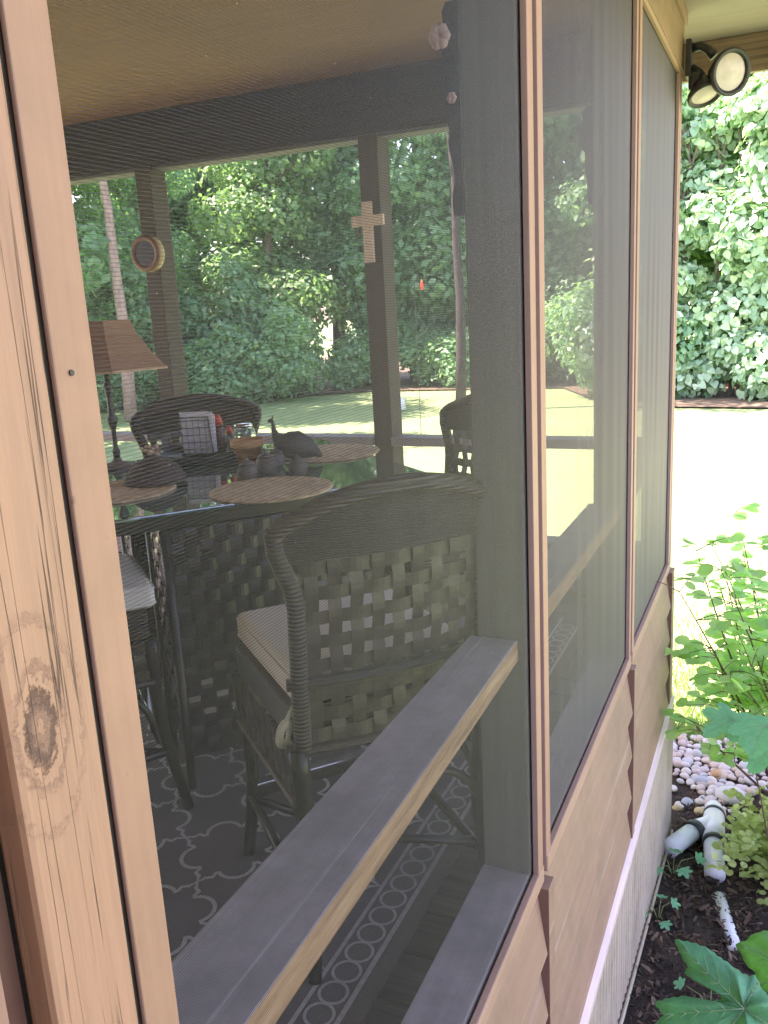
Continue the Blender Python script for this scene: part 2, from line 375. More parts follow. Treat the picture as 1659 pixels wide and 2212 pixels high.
M['crossc'] = simple('carved_stone_cross', (0.74,0.57,0.50), 0.9, var=0.2, scale=70, bmp=0.9, dist=0.004)
M['clockwood'] = simple('clock_wood', (0.22,0.10,0.06), 0.45, var=0.25)
M['clockedge'] = simple('clock_brass_edge', (0.50,0.38,0.20), 0.4, var=0.2)
M['clockface'] = simple('clock_face', (0.025,0.02,0.02), 0.3, var=0.2)
M['pvc'] = simple('white_pvc', (0.86,0.85,0.87), 0.35, var=0.06, scale=12, bmp=0.05)
M['rubber'] = simple('rubber_coupling', (0.035,0.04,0.045), 0.5)
M['white'] = simple('white_enamel', (0.8,0.8,0.84), 0.4, var=0.05)
M['brownleaf'] = simple('dead_leaf', (0.30,0.12,0.05), 0.7, var=0.4)
def rug_mat():
    m, nt, bs, out = newmat('rug_pile')
    v = coords(nt, (1,1,1)); w = nt.nodes.new('ShaderNodeTexWave'); w.inputs['Scale'].default_value = 60; w.bands_direction = 'Y'
    L(nt, v, w.inputs['Vector']); n = noise(nt, v, 120, 4)
    col = mixc(nt, n, (0.105,0.085,0.08), (0.19,0.152,0.145)); L(nt, col, bs.inputs['Base Color'])
    bs.inputs['Roughness'].default_value = 0.95; bump(nt, bs, w.outputs['Fac'], 0.4, 0.002); return m
M['rug'] = rug_mat()
M['rugline'] = simple('rug_pattern', (0.46,0.41,0.38), 0.95, var=0.2, scale=90)
def deck_mat():
    m, nt, bs, out = newmat('deck_stain')
    g = noise(nt, coords(nt, (2,50,50)), 1, 6, 0.7)
    col = ramp(nt, g, [(0.3, (0.055,0.042,0.045)), (0.6, (0.11,0.088,0.09)), (0.8, (0.16,0.13,0.125))])
    L(nt, col, bs.inputs['Base Color']); bs.inputs['Roughness'].default_value = 0.6; bump(nt, bs, g, 0.6, 0.003); return m
M['deck'] = deck_mat()
M['brick'] = simple('house_wall', (0.33,0.24,0.19), 0.85, var=0.2, scale=8)
M['roof'] = simple('roof_shingle', (0.12,0.11,0.10), 0.9, var=0.3, scale=20)

# ------------------------------------------------------------------ ground
def gh(y, x=0.5):
    z = -1.18 - 0.156*(max(min(y, 4.68), -1.5) - 2.63)
    return z
def sheet(name, xs, ys, mat, dz=0, kind='structure', wob=0.0):
    vs = []; fs = []
    for y in ys:
        for x in xs:
            w = wob*(math.sin(x*13.1+y*3)*math.sin(y*11.3+1)+0.6*math.sin(x*31+y*17)) if wob else 0
            vs.append((x, y, gh(y)+dz+w))
    nx = len(xs)
    for j in range(len(ys)-1):
        for i in range(nx-1): fs.append((j*nx+i, j*nx+i+1, (j+1)*nx+i+1, (j+1)*nx+i))
    b = MB(); b.add(vs, fs); o = b.build(name, mat, smooth=True); o['kind'] = kind; return o
lawn = sheet('lawn', [-200,-60,-20,-10,-5,0,1,2,5,10,20,60,200], [-200,-20,-1.5]+[i*0.5 for i in range(0,12)]+[8,12,20,30,60,250], M['grass'], -0.03)
mulch = sheet('mulch_bed', [0.0+i*0.04 for i in range(46)], [0.6+i*0.05 for i in range(81)], M['mulch'], 0.0, wob=0.012)
bedb = sheet('pebble_bed_soil', [-0.9+i*0.1 for i in range(28)], [4.3+i*0.09 for i in range(14)], M['mulch'], -0.006, wob=0.004)
_b = MB(); _e = [(-60,12),(-34,15),(-24,20.5),(-17,24.8),(-13,27.8),(-6,28.2),(-3.6,23.2),(3,22.4),(14,22.2),(60,22)]
_b.add([(x, y+dy, gh(10)+0.02) for x, y in _e for dy in (0, 30)], [(2*i, 2*i+2, 2*i+3, 2*i+1) for i in range(len(_e)-1)])
lit = _b.build('leaf_litter_strip', M['litter']); lit['kind'] = 'structure'

# ------------------------------------------------------------------ screened porch
ZF = -0.08      # porch floor
YF = 4.10       # far wall
XW = -4.35      # left wall
YN = -0.45      # near (house) wall
porch = tag(empty('screened_porch', (0,0,ZF)), 'brown painted screened porch with tan trim, lap siding and a pale ribbed skirting', 'porch')
porch.location = (0,0,0)
# deck boards
b = MB(); y = YN
while y < 4.2:
    b.box((XW, y, ZF-0.03), (-0.002, y+0.134, ZF)); y += 0.141
b.build('deck_floor', M['deck'], porch, bevel=0.003)
MB().box((XW,YN,ZF-0.25),(-0.02,4.15,ZF-0.045)).build('floor_frame', M['beam'], porch)
# front wall: posts, plates, rail, header
POSTS = [(0.37,0.46), (1.655,1.745), (2.93,3.03), (4.08,4.19)]
for y0, y1 in POSTS:
    part('post', M['post'], porch, (-0.112, y0, ZF), (-0.004, y1, 2.20), 0.004)
for (a, c) in ((0.46,1.655), (1.745,2.93), (3.03,4.08)):
    part('bottom_plate', M['rail'], porch, (-0.114, a, ZF+0.03), (-0.006, c, 0.095), 0.003)
    o = MB(); xa, xb, ra, rb_ = (-0.003, -0.022, -0.134, -0.128) if a < 1 else (-0.022, -0.022, -0.128, -0.128)
    o.add([(ra,a+0.0005,0.607),(xa,a+0.0005,0.607),(xb,c-0.0005,0.607),(rb_,c-0.0005,0.607),(ra,a+0.0005,0.655),(xa,a+0.0005,0.655),(xb,c-0.0005,0.655),(rb_,c-0.0005,0.655)],
          [(0,3,2,1),(4,5,6,7),(0,1,5,4),(1,2,6,5),(2,3,7,6),(3,0,4,7)])
    # worn outer edge: own material on the outward face
    o.m[3] = 1
    o.build('hand_rail', [M['rail'], M['worn']], porch, bevel=0.003)
part('bottom_plate', M['rail'], porch, (-0.114, YN, ZF+0.03), (-0.006, 0.37, 0.095), 0.003)
part('header_beam', M['beam'], porch, (-0.116, YN, 2.20), (-0.004, 4.19, 2.46), 0.003)
# far wall
FX = [(-1.49,-1.385), (-2.875,-2.77), (-4.33,-4.24)]
for x0, x1 in FX:
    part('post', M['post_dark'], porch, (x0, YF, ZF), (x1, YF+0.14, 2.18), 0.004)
xs_ = [-0.114] + [v for p in FX for v in (p[1], p[0])]
for i in range(0, len(xs_)-1, 2):
    x1, x0 = xs_[i], xs_[i+1]
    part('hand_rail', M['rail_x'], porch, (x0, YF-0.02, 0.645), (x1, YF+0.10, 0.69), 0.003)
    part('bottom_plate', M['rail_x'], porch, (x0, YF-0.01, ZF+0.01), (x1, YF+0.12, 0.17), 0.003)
    MB().add([(x0,YF+0.13,0.17),(x1,YF+0.13,0.17),(x1,YF+0.13,2.18),(x0,YF+0.13,2.18)], [(0,1,2,3)]) 
    s = MB(); s.add([(x0,YF+0.125,0.17),(x1,YF+0.125,0.17),(x1,YF+0.125,2.18),(x0,YF+0.125,2.18)], [(0,1,2,3)])
    s.build('far_screen', M['screen'], porch)
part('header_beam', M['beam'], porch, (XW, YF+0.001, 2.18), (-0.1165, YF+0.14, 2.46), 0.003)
part('header_trim', M['post'], porch, (XW, YF+0.02, 2.165), (-0.1165, YF+0.135, 2.1795), 0.001)
# left wall
for y0 in (0.9, 2.4):
    part('post', M['post_dark'], porch, (XW, y0, ZF), (XW+0.1, y0+0.1, 2.18), 0.004)
part('hand_rail', M['rail'], porch, (XW, YN, 0.645), (XW+0.1, YF, 0.69), 0.003)
part('bottom_plate', M['rail'], porch, (XW, YN, ZF), (XW+0.1, YF, 0.12), 0.003)
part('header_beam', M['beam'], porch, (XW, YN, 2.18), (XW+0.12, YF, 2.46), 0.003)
part('ceiling_panel', M['ceiling'], porch, (XW, YN, 2.461), (-0.002, 4.19, 2.50), 0)
# screens in the front wall: slightly slack cloth
def front_screen(y0, y1, z0, z1, amp, seed, mat='screen'):
    r = random.Random(seed); ny, nz = 60, 24; vs = []; fs = []
    ph = [(r.uniform(8,26), r.uniform(-3,3), r.uniform(0,6), r.uniform(0.4,1)) for _ in range(5)]
    for j in range(nz+1):
        for i in range(ny+1):
            u = i/ny; w = j/nz; y = y0+(y1-y0)*u; z = z0+(z1-z0)*w
            e = math.sin(math.pi*u)**0.5*math.sin(math.pi*w)**0.5 if 0<u<1 and 0<w<1 else 0
            d = sum(a*math.sin(k*y*2.2 + q*z*1.4 + p) for k, q, p, a in ph)*amp*e
            vs.append((-0.001 + d, y, z))
    for j in range(nz):
        for i in range(ny):
            k = j*(ny+1)+i; fs.append((k, k+1, k+ny+2, k+ny+1))
    b = MB(); b.add(vs, fs); return b.build('front_screen', M[mat], porch, smooth=True)
front_screen(0.472, 1.662, 0.095, 2.24, 0.0003, 1)
front_screen(1.772, 2.935, 0.095, 2.24, 0.0002, 2, 'screen_dense')
front_screen(3.045, 4.105, 0.095, 2.24, 0.0003, 3, 'screen_dense')
# trims over the posts
def strip(y0, y1, z0, z1, x1, mat=None, x0=0.001):
    b = MB().box((x0, y0, z0), (x1, y1, z1)); b.m[2] = 1
    return b.build('screen_trim', [mat or M['trim'], M['edge_pink']], porch, bevel=0.0015)
strip(0.4465, 0.4853, 0.055, 2.30, 0.006)
part('trim_groove', M['groove'], porch, (-0.02, 0.37, ZF), (-0.003, 0.4465, 2.3), 0)
for (a0, a1, g1, b1) in ((1.660,1.700,1.732,1.772), (2.935,2.965,3.000,3.045), (4.105,4.150,4.165,4.215)):
    strip(a0, a1, 0.055, 2.24, 0.014); strip(g1, b1, 0.055, 2.24, 0.014)
    part('trim_groove', M['groove'], porch, (-0.003, a1+0.0005, 0.055), (0.003, g1-0.0005, 2.24), 0)
# head trim board and upper fascia on the long side
part('head_trim', M['trim_y'], porch, (0.0, -0.4, 2.2405), (0.014, 4.215, 2.262), 0.002)
part('head_board', M['siding'], porch, (-0.003, -0.4, 2.2625), (0.018, 4.215, 2.44), 0.002)
part('head_board', M['siding'], porch, (-0.003, -0.4, 2.4405), (0.03, 4.2155, 2.80), 0.002)
# bottom trim of the screens
part('sill_trim', M['trim_y'], porch, (0.0005, 0.45, 0.052), (0.017, 1.6995, 0.0945), 0.003)
part('sill_trim', M['trim_y'], porch, (0.0005, 1.7325, 0.052), (0.017, 2.9645, 0.0945), 0.003)
part('sill_trim', M['trim_y'], porch, (0.0005, 3.0005, 0.052), (0.017, 4.1645, 0.0945), 0.003)
# lap siding
zt = 0.051; n = 4; hgt = (zt+0.63)/n
b = MB()
for k in range(n):
    z1 = zt - k*hgt; z0 = z1 - hgt
    for (a, c) in ((-0.4,1.673), (1.727,2.940), (2.992,4.112)):
        b.add([(0.001,a,z1),(0.004,a,z1),(0.029,a,z0),(0.001,a,z0),(0.001,c,z1),(0.004,c,z1),(0.029,c,z0),(0.001,c,z0)],
              [(0,1,2,3),(7,6,5,4),(1,5,6,2),(3,2,6,7),(0,4,5,1),(0,3,7,4)])
b.build('lap_siding', M['siding'], porch)
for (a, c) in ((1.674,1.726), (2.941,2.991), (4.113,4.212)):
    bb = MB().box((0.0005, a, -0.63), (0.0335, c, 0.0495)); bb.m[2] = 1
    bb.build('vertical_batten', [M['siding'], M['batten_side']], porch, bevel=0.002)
part('wall_core', M['groove'], porch, (-0.004, -0.4, -0.63), (0.0004, 4.212, 0.0519), 0)
# ledge flashing and ribbed skirting
b = MB(); xo = 0.045
prof = [(0.0,-0.625),(0.024,-0.626),(xo,-0.640),(xo,-0.668),(xo-0.004,-0.668),(0.0,-0.668)]
b.add([(x, yy, z) for yy in (-0.4, 4.235) for x, z in prof], [tuple(range(6))[::-1], tuple(range(6,12))]+[(i,(i+1)%6,(i+1)%6+6,i+6) for i in range(6)])
b.build('ledge_flashing', M['ledge'], porch, bevel=0.002)
b = MB(); ys = []; y = -0.4; k = 0
vs = []
while y < 4.23:
    for dy, dx in ((0,0.0),(0.030,0.0),(0.036,0.005),(0.044,0.005)):
        vs.append((y+dy, 0.036+dx)); 
    y += 0.050
fs = []; V = []
for (yy, xx) in vs: V += [(xx, yy, -0.668), (xx, yy, gh(yy)-0.02)]
for i in range(len(vs)-1): fs.append((2*i, 2*i+1, 2*i+3, 2*i+2))
b.add(V, fs); b.build('ribbed_skirting', M['skirt'], porch)
b = MB(); b.box((-0.02,4.234,-1.56),(0.042,4.246,-0.64)); b.build('skirting_corner', M['skirt'], porch, bevel=0.002)
b = MB(); b.tube([(0.05, yy, gh(yy)+0.022) for yy in (-0.4,1,2,3,4,4.24)], 0.007, 6); b.build('skirting_foot_cord', M['skirt'], porch, smooth=True)
# far side skirting below the floor and left side
part('rim_board', M['siding'], porch, (XW, 4.215, -0.62), (-0.003, 4.235, 0.16), 0.002)
part('ribbed_skirting_back', M['skirt'], porch, (XW, 4.2, -1.56), (-0.021, 4.215, -0.64), 0)
part('rim_board', M['siding'], porch, (XW-0.02, YN, -1.5), (XW-0.001, 4.2, 0.1), 0.002)
# roof, soffit and fascia past the far corner
part('soffit', M['soffit'], porch, (-5.0, 4.2165, 2.49), (0.80, 4.86, 2.505), 0)
part('soffit', M['soffit'], porch, (0.031, -0.6, 2.49), (0.80, 4.2160, 2.505), 0)
b = MB().box((-5.0, 4.70, 2.325), (0.80, 4.74, 2.489)); b.build('fascia_board', painted('stained_fascia', (0.36,0.24,0.17), 'x', dirt=(0.15,0.08,0.045), dirt_amt=0.9, grain=1.7, scale=0.8), porch, bevel=0.003)
part('fascia_board', M['siding'], porch, (0.801, -0.6, 2.32), (0.84, 4.86, 2.58), 0.003)
b = MB(); b.add([(-5.0,-0.6,2.62),(0.88,-0.6,2.62),(0.88,4.78,2.62),(-5.0,4.78,2.62),(-1.8,-0.6,3.5),(-1.8,4.9,3.5)],
                [(0,3,2,1),(0,4,5,3),(1,2,5,4),(0,1,4),(3,5,2)])
b.build('roof', M['roof'], porch)
# corner end strip (pale metal edge seen past the last screen)
part('corner_cap', M['trim'], porch, (-0.03, 4.2155, ZF), (0.012, 4.228, 2.44), 0.001)

# near doorway post (extreme foreground)
door = tag(empty('entry_post'), 'weathered tan wooden post with cracks and a knot, at the left edge of the photo', 'post')
MB().box((-0.02,0.360,-0.9),(0.010,0.4375,2.3)).build('cracked_board', M['cracked'], door, bevel=0.006)
MB().box((-0.07,0.330,-0.9),(-0.021,0.3595,2.3)).build('dark_recess', M['groove'], door)
MB().box((-0.02,0.25,-0.9),(0.004,0.3295,2.3)).build('reddish_casing', painted('reddish_casing', (0.40,0.22,0.17), 'z'), door, bevel=0.004)
s = MB(); s.lathe([(0.0022,0.0),(0.0022,0.0012)], 10, 0, Matrix.Translation((0.0062,0.461,1.318)) @ Matrix.Rotation(R(90),4,'Y')); s.build('nail_hole', M['black'], door)

# unseen house behind the viewpoint, sized for the shade it casts
house = tag(empty('house'), 'unseen house wall the porch is attached to, sized for the shade it casts', 'house')
part('wall', M['brick'], house, (-7,-6.5,-1.6), (1.3,-0.62,3.4), 0)
b = MB(); b.add([(-7.4,-7,3.4),(1.7,-7,3.4),(1.7,-0.4,3.4),(-7.4,-0.4,3.4),(-7.4,-3.6,5.6),(1.7,-3.6,5.6)], [(0,3,2,1),(0,1,5,4),(3,4,5,2),(0,4,3),(1,2,5)])
b.build('roof', M['roof'], house)

# ------------------------------------------------------------------ rug
rug = MB()
RZ = ZF+0.008
rug.box((-3.3, 0.35, ZF+0.001), (-0.265, 3.75, RZ))
def flat(pts, w, z=RZ+0.0015, closed=False):
    n = len(pts); vs = []; fs = []
    for i, p in enumerate(pts):
        a = pts[(i-1) % n] if closed or i else pts[0]; c = pts[(i+1) % n] if closed or i < n-1 else pts[-1]
        dx, dy = c[0]-a[0], c[1]-a[1]; l = math.hypot(dx, dy) or 1; nx, ny = -dy/l*w/2, dx/l*w/2
        vs += [(p[0]+nx, p[1]+ny, z), (p[0]-nx, p[1]-ny, z)]
    for i in range(n if closed else n-1):
        j = (i+1) % n; fs.append((2*i, 2*i+1, 2*j+1, 2*j))
    rug.add(vs, fs, 1)
flat([(-0.400,0.40),(-0.400,3.7)], 0.010); flat([(-0.310,0.40),(-0.310,3.7)], 0.012)
k = 0; y = 0.45
while y < 3.65:
    flat([(-0.355+0.031*math.cos(t*math.pi/10), y+0.031*math.sin(t*math.pi/10)) for t in range(20)], 0.007, RZ+0.0016+0.0003*(k%2), True)
    y += 0.064; k += 1
# trellis of pointed quatrefoils
def motif(cx, cy, s, dz):
    pts = []
    for q in range(4):
        a0 = q*math.pi/2
        loc = [(0.50,-0.02),(0.40,-0.0),(0.41,0.07),(0.33,0.09)] + [(0.30+0.0*t, 0.10) for t in range(0)]
        arc = [(0.20+0.16*math.cos(t), 0.20+0.16*math.sin(t)) for t in [(-40+i*17)*math.pi/180 for i in range(11)]]
        seq = [(0.50,0.0),(0.43,0.035),(0.40,0.09),(0.345,0.085)] + arc[0:] + [(0.085,0.345),(0.09,0.40),(0.035,0.43)]
        ca, sa = math.cos(a0), math.sin(a0)
        pts += [(cx+s*(x*ca-y*sa), cy+s*(x*sa+y*ca)) for x, y in seq]
    flat(pts, 0.011, RZ+0.0012+dz, True)
S_ = 0.30; j = 0
yy = 0.5
while yy < 3.6:
    i = 0; xx = -0.56
    while xx > -3.2:
        motif(xx, yy, S_*1.0, 0.0004*((i+j) % 2)); xx -= S_; i += 1
    yy += S_; j += 1
rugo = rug.build('rug', [M['rug'], M['rugline']])
tag(rugo, 'dark taupe outdoor rug with pale trellis pattern and a ring-chain border, under the stools', 'rug')

# ------------------------------------------------------------------ wicker stools
FV = np.array([-0.756, 0.655]); SV = np.array([0.655, 0.756])
RZ_A = math.asin(0.756)
def weave(mb, u0, u1, z0, z1, pos, pu, pz, wu, wz, amp=0.0035):
    """woven flat strips on a surface pos(u, z) -> (Vector, normal)"""
    nu = max(1, round((u1-u0)/pu)); nz = max(1, round((z1-z0)/pz)); pu = (u1-u0)/nu; pz = (z1-z0)/nz
    for i in range(nu):
        u = u0+(i+0.5)*pu; vs = []; steps = nz*4
        for k in range(steps+1):
            z = z0+(z1-z0)*k/steps; ph = math.cos((k/4-0.5)*math.pi)*(1 if i % 2 else -1)
            for du in (-wu/2, wu/2):
                p, nn = pos(u+du, z); vs.append(p+nn*ph*amp)
        mb.add(vs, [(2*k, 2*k+1, 2*k+3, 2*k+2) for k in range(steps)])
    for j in range(nz):
        z = z0+(j+0.5)*pz; vs = []; steps = nu*4
        for k in range(steps+1):
            u = u0+(u1-u0)*k/steps; ph = -math.cos((k/4-0.5)*math.pi)*(1 if j % 2 else -1)
            for dz in (-wz/2, wz/2):
                p, nn = pos(u, z+dz); vs.append(p+nn*ph*amp)
        mb.add(vs, [(2*k, 2*k+1, 2*k+3, 2*k+2) for k in range(steps)])
HW = 0.235
def bpos(u, z):        # back surface, seen from behind
    y = -0.215 - 0.035*(1-(u/HW)**2) - 0.05*max(0, (z-0.60))/0.5
    return Vector((u, y, z)), Vector((0, -1, 0))
def topz(u): return 1.032 + 0.072*(1-(u/HW)**2)
def make_stool():
    r = empty('wicker_stool')
    # frame of the back: side stiles wrapped in cane, curved top roll
    b = MB()
    for sgn in (-1, 1):
        pts = []
        for k in range(13):
            z = 0.54+(1.02-0.54)*k/12; w_ = min(1, max(0, (z-0.865)/0.14)); w_ = w_*w_*(3-2*w_); p, _ = bpos(sgn*(HW-0.026+0.036*w_), z); pts.append(p)
        b.tube(pts, 0.0185, 10)
    pts = []
    for k in range(33):
        a = -math.pi/2+math.pi*k/32; u = (HW+0.010)*math.sin(a); z = topz(u*0.93)-0.014
        e = max(0, abs(math.sin(a))-0.90)/0.10; z -= 0.008*e*e
        p, _ = bpos(u, z); pts.append(p)
    b.tube(pts, 0.019, 10)
    pts = [bpos(-HW+2*HW*k/12, 0.695)[0] for k in range(13)]; b.tube(pts, 0.014, 8)
    pts = [bpos(-HW+2*HW*k/12, 0.545)[0] for k in range(13)]; b.tube(pts, 0.012, 8)
    b.build('back_frame', M['wicker'], r, smooth=True)
    # solid woven crest
    b = MB(); vs = []; nu = 16; rows = 6
    for j in range(rows+1):
        for i in range(nu+1):
            u = (-HW-0.006+(2*HW+0.012)*i/nu)*(0.955+0.045*min(1,j/3)); z = 0.955+(topz(u*0.95)-0.012-0.955)*j/rows
            p, _ = bpos(u, z); vs.append(p+Vector((0,-0.006,0)))
    nf = (rows+1)*(nu+1)
    vs2 = [v+Vector((0,0.014,0)) for v in vs]
    fs = [(j*(nu+1)+i, j*(nu+1)+i+1, (j+1)*(nu+1)+i+1, (j+1)*(nu+1)+i) for j in range(rows) for i in range(nu)]
    b.add(vs, fs); b.add(vs2, [f[::-1] for f in fs]); b.build('crest_panel', wv, r, smooth=True)
    b = MB(); weave(b, -HW+0.034, HW-0.034, 0.705, 0.965, bpos, 0.045, 0.052, 0.027, 0.029); b.build('back_lattice', M['strip'], r)
    b = MB(); weave(b, -HW+0.034, HW-0.034, 0.55, 0.69, bpos, 0.045, 0.047, 0.029, 0.031); b.build('lower_lattice', M['strip'], r)
    # seat and side aprons
    b = MB(); b.box((-0.225,-0.20,0.545),(0.225,0.235,0.628)); b.build('seat', M['wicker'], r, bevel=0.012)
    for sgn in (-1, 1):
        b = MB()
        def sp(u, z, sgn=sgn): return Vector((sgn*0.228, u, z)), Vector((sgn, 0, 0))
        weave(b, -0.20, 0.22, 0.42, 0.545, sp, 0.047, 0.05, 0.030, 0.032, 0.003)
        b.tube([(sgn*0.229,-0.21,0.418),(sgn*0.229,0.23,0.418)], 0.011, 8); b.build('side_apron', M['strip'], r)
    b = MB()
    def fp(u, z): return Vector((u, 0.238, z)), Vector((0, 1, 0))
    weave(b, -0.21, 0.21, 0.42, 0.545, fp, 0.047, 0.05, 0.030, 0.032, 0.003)
    b.tube([(-0.22,0.238,0.418),(0.22,0.238,0.418)], 0.011, 8); b.build('front_apron', M['strip'], r)
    # four legs: slightly bowed, tapered
    feet = {}
    for (sx, sy) in ((-1,-1),(1,-1),(-1,1),(1,1)):
        pts = []; rad = []
        for k in range(11):
            t = k/10; z = 0.545*(1-t)
            bow = math.sin(t*math.pi)*0.018
            x = sx*(0.222-bow+0.008*t); y = (0.232-bow+0.055*t) if sy > 0 else (-0.222+bow-0.012*t)
            pts.append((x, y, z)); rad.append(0.021-0.006*t)
        b = MB(); b.tube(pts, rad, 10); b.build('leg', M['legwood'], r, smooth=True)
        # curved bracket under the seat
        b = MB(); pr = []
        for k in range(8):
            a = k/7*math.pi/2
            pr.append((sx*(0.212-0.14*(1-math.cos(a))), (0.228 if sy>0 else -0.218), 0.26+0.15*math.sin(a)))
        b.tube(pr, 0.010, 8); 
        pr = [(sx*0.215, sy*(0.215-0.14*(1-math.cos(k/7*math.pi/2))), 0.26+0.15*math.sin(k/7*math.pi/2)) for k in range(8)]
        b.tube(pr, 0.010, 8); b.build('bracket', M['legwood'], r, smooth=True)
    b = MB()
    for sgn in (-1, 1):
        b.tube([(sgn*0.218,-0.22,0.15),(sgn*0.215,0.255,0.19)], 0.012, 8)
    b.tube([(-0.215,-0.222,0.19),(0.0,-0.05,0.17),(0.215,0.235,0.19)], 0.011, 8); b.tube([(0.215,-0.222,0.19),(0,-0.05,0.17),(-0.215,0.235,0.19)], 0.011, 8)
    b.build('stretcher', M['legwood'], r, smooth=True)
    fr = MB().box((-0.215,0.235,0.185),(0.215,0.262,0.222)).build('footrest', M['legwood'], r, bevel=0.004)
    MB().box((-0.205,0.232,0.2225),(0.205,0.264,0.2265)).build('kick_plate', M['chrome'], fr, bevel=0.001)
    return r
wv = wicker('wicker_crest', (0.070,0.054,0.041), rib=420, axis=2)
def make_cushion():
    r = empty('seat_cushion')
    b = MB(); b.box((-0.21,-0.195,0.6285),(0.212,0.265,0.698)); o = b.build('pad', M['cushion'], r, bevel=0.022)
    o.modifiers['bevel'].segments = 4
    b = MB()
    for zz in (0.642, 0.684):
        pts = []
        for (cx, cy, a0) in ((0.185,0.238,0),(-0.183,0.238,90),(-0.183,-0.168,180),(0.185,-0.168,270)):
            for k in range(5):
                a = R(a0+k*22.5); pts.append((cx+0.0265*math.cos(a), cy+0.0265*math.sin(a), zz))
        b.tube(pts, 0.0035, 6, closed=True)
    b.build('piping', M['cushion'], r, smooth=True)
    for sx in (-1, 1):
        b = MB(); pts = []
        for k in range(16):
            a = k/15*2*math.pi
            pts.append((sx*(0.235+0.012*math.sin(a)), -0.215-0.03*math.cos(a)*0.6+0.03, 0.575+0.036*math.cos(a)*0.8-0.02*(1-math.cos(a))*0.3))
        b.tube(pts, 0.0065, 6, closed=True, sx=1.5)
        b.tube([(sx*0.20,-0.19,0.65),(sx*0.228,-0.205,0.62),(sx*0.238,-0.20,0.60)], 0.006, 6)
        b.build('tie', M['cord'], r, smooth=True)
    return r
def place(origin_xy): return (origin_xy[0], origin_xy[1], ZF+0.009)
stool = make_stool(); cush = make_cushion()
st = [  # xy, rz, labels
  ((-0.434,1.688), RZ_A, 'nearest wicker stool, seen from behind right against the front screen', 'beige cushion with a looped cream tie on the nearest wicker stool'),
  ((-1.455,1.765), RZ_A-math.pi/2, 'wicker stool at the left front of the table, half hidden by the near post', 'beige cushion on the half hidden stool beside the near post'),
  ((-1.69,2.95), RZ_A+math.pi, 'wicker stool beyond the table beside the lamp, its dark curved back against the lawn', 'beige cushion on the stool beyond the table near the lamp'),
  ((-0.655,2.76), RZ_A+math.pi/2+0.12, 'wicker stool at the far right corner of the table, cut off by the porch post', 'beige cushion on the stool at the far right table corner'),
]
for i, (xy, rz, l1, l2) in enumerate(st):
    if i == 0: a, c = stool, cush; a.location = c.location = place(xy); a.rotation_euler = c.rotation_euler = (0,0,rz)
    else: a = dup(stool, place(xy), rz); c = dup(cush, place(xy), rz)
    if i == 2: a.scale = c.scale = (1.12,1,0.99)
    tag(a, l1, 'stool', 'wicker stools around the glass table'); tag(c, l2, 'cushion', 'beige seat cushions on the stools')

# ------------------------------------------------------------------ table
ZT = 0.82
TC = np.array([-1.284, 2.492])
tbl = tag(empty('glass_table', (TC[0], TC[1], ZF+0.009), RZ_A), 'square dark glass topped table on woven pedestals, in the middle of the porch', 'table')
h = ZT-(ZF+0.009); HS = 0.525
b = MB().box((-HS,-HS,h-0.012),(HS,HS,h)); b.build('glass_top', M['tableglass'], tbl, bevel=0.004)
b = MB()
for (a, c) in (((-HS+0.05,-HS+0.05),(HS-0.05,-HS+0.09)),((-HS+0.05,HS-0.09),(HS-0.05,HS-0.05)),((-HS+0.05,-HS+0.0905),(-HS+0.09,HS-0.0905)),((HS-0.09,-HS+0.0905),(HS-0.05,HS-0.0905))):
    b.box((a[0],a[1],h-0.06),(c[0],c[1],h-0.0125))
b.build('apron', M['legwood'], tbl, bevel=0.003)
for sy in (-1, 1):
    p = MB(); x0, x1 = -0.34, 0.34; ya, yb = sorted((sy*0.47, sy*0.20))
    for (px, py, qx, qy, nx, ny) in ((x0,ya,x1,ya,0,-1),(x0,yb,x1,yb,0,1),(x0,ya,x0,yb,-1,0),(x1,ya,x1,yb,1,0)):
        ln = math.hypot(qx-px, qy-py)
        def pp(u, z, px=px,py=py,qx=qx,qy=qy,nx=nx,ny=ny,ln=ln): return Vector((px+(qx-px)*u/ln, py+(qy-py)*u/ln, z)), Vector((nx,ny,0))
        weave(p, 0.012, ln-0.012, 0.10, h-0.065, pp, 0.045, 0.048, 0.036, 0.036, 0.004)
    ped = p.build('pedestal', simple('pedestal_strip%d' % (sy+1), (0.035,0.03,0.031), 0.25, var=0.3), tbl)
    q = MB().box((x0+0.02,ya+0.02,0.11),(x1-0.02,yb-0.02,h-0.07)); q.build('pedestal_core', M['black'], ped)
    for cx in (x0, x1):
        for cy in (ya, yb):
            q = MB(); q.tube([(cx,cy,h-0.065),(cx,cy,0.10),(cx*1.01,cy,0.0)], [0.015,0.015,0.013], 8); q.build('leg', M['legwood'], ped, smooth=True)

def placemat(xy, label, rx=0.19):
    b = MB(); n = 48
    prof = []
    for k in range(14):
        r_ = rx*(1-k/14); prof.append((r_, 0.006+0.003*(k % 2)))
    prof = [(rx-0.002, 0.0), (rx+0.002, 0.004)] + prof + [(0.001, 0.008)]
    b.lathe(prof, n)
    o = b.build('placemat', M['placemat'], None, smooth=True); o.location = (xy[0], xy[1], ZT+0.0005)
    o.rotation_euler = (0,0,random.random()); tag(o, label, 'placemat', 'round seagrass placemats on the table'); return o
placemat((-0.965,2.23), 'round seagrass placemat nearest the front stool, uncovered, at the near edge of the table')
placemat((-1.10,2.875), 'round seagrass placemat at the far right of the table, behind the guinea fowl figure')
placemat((-1.47,2.10), 'round seagrass placemat under the dark dome at the left of the table')

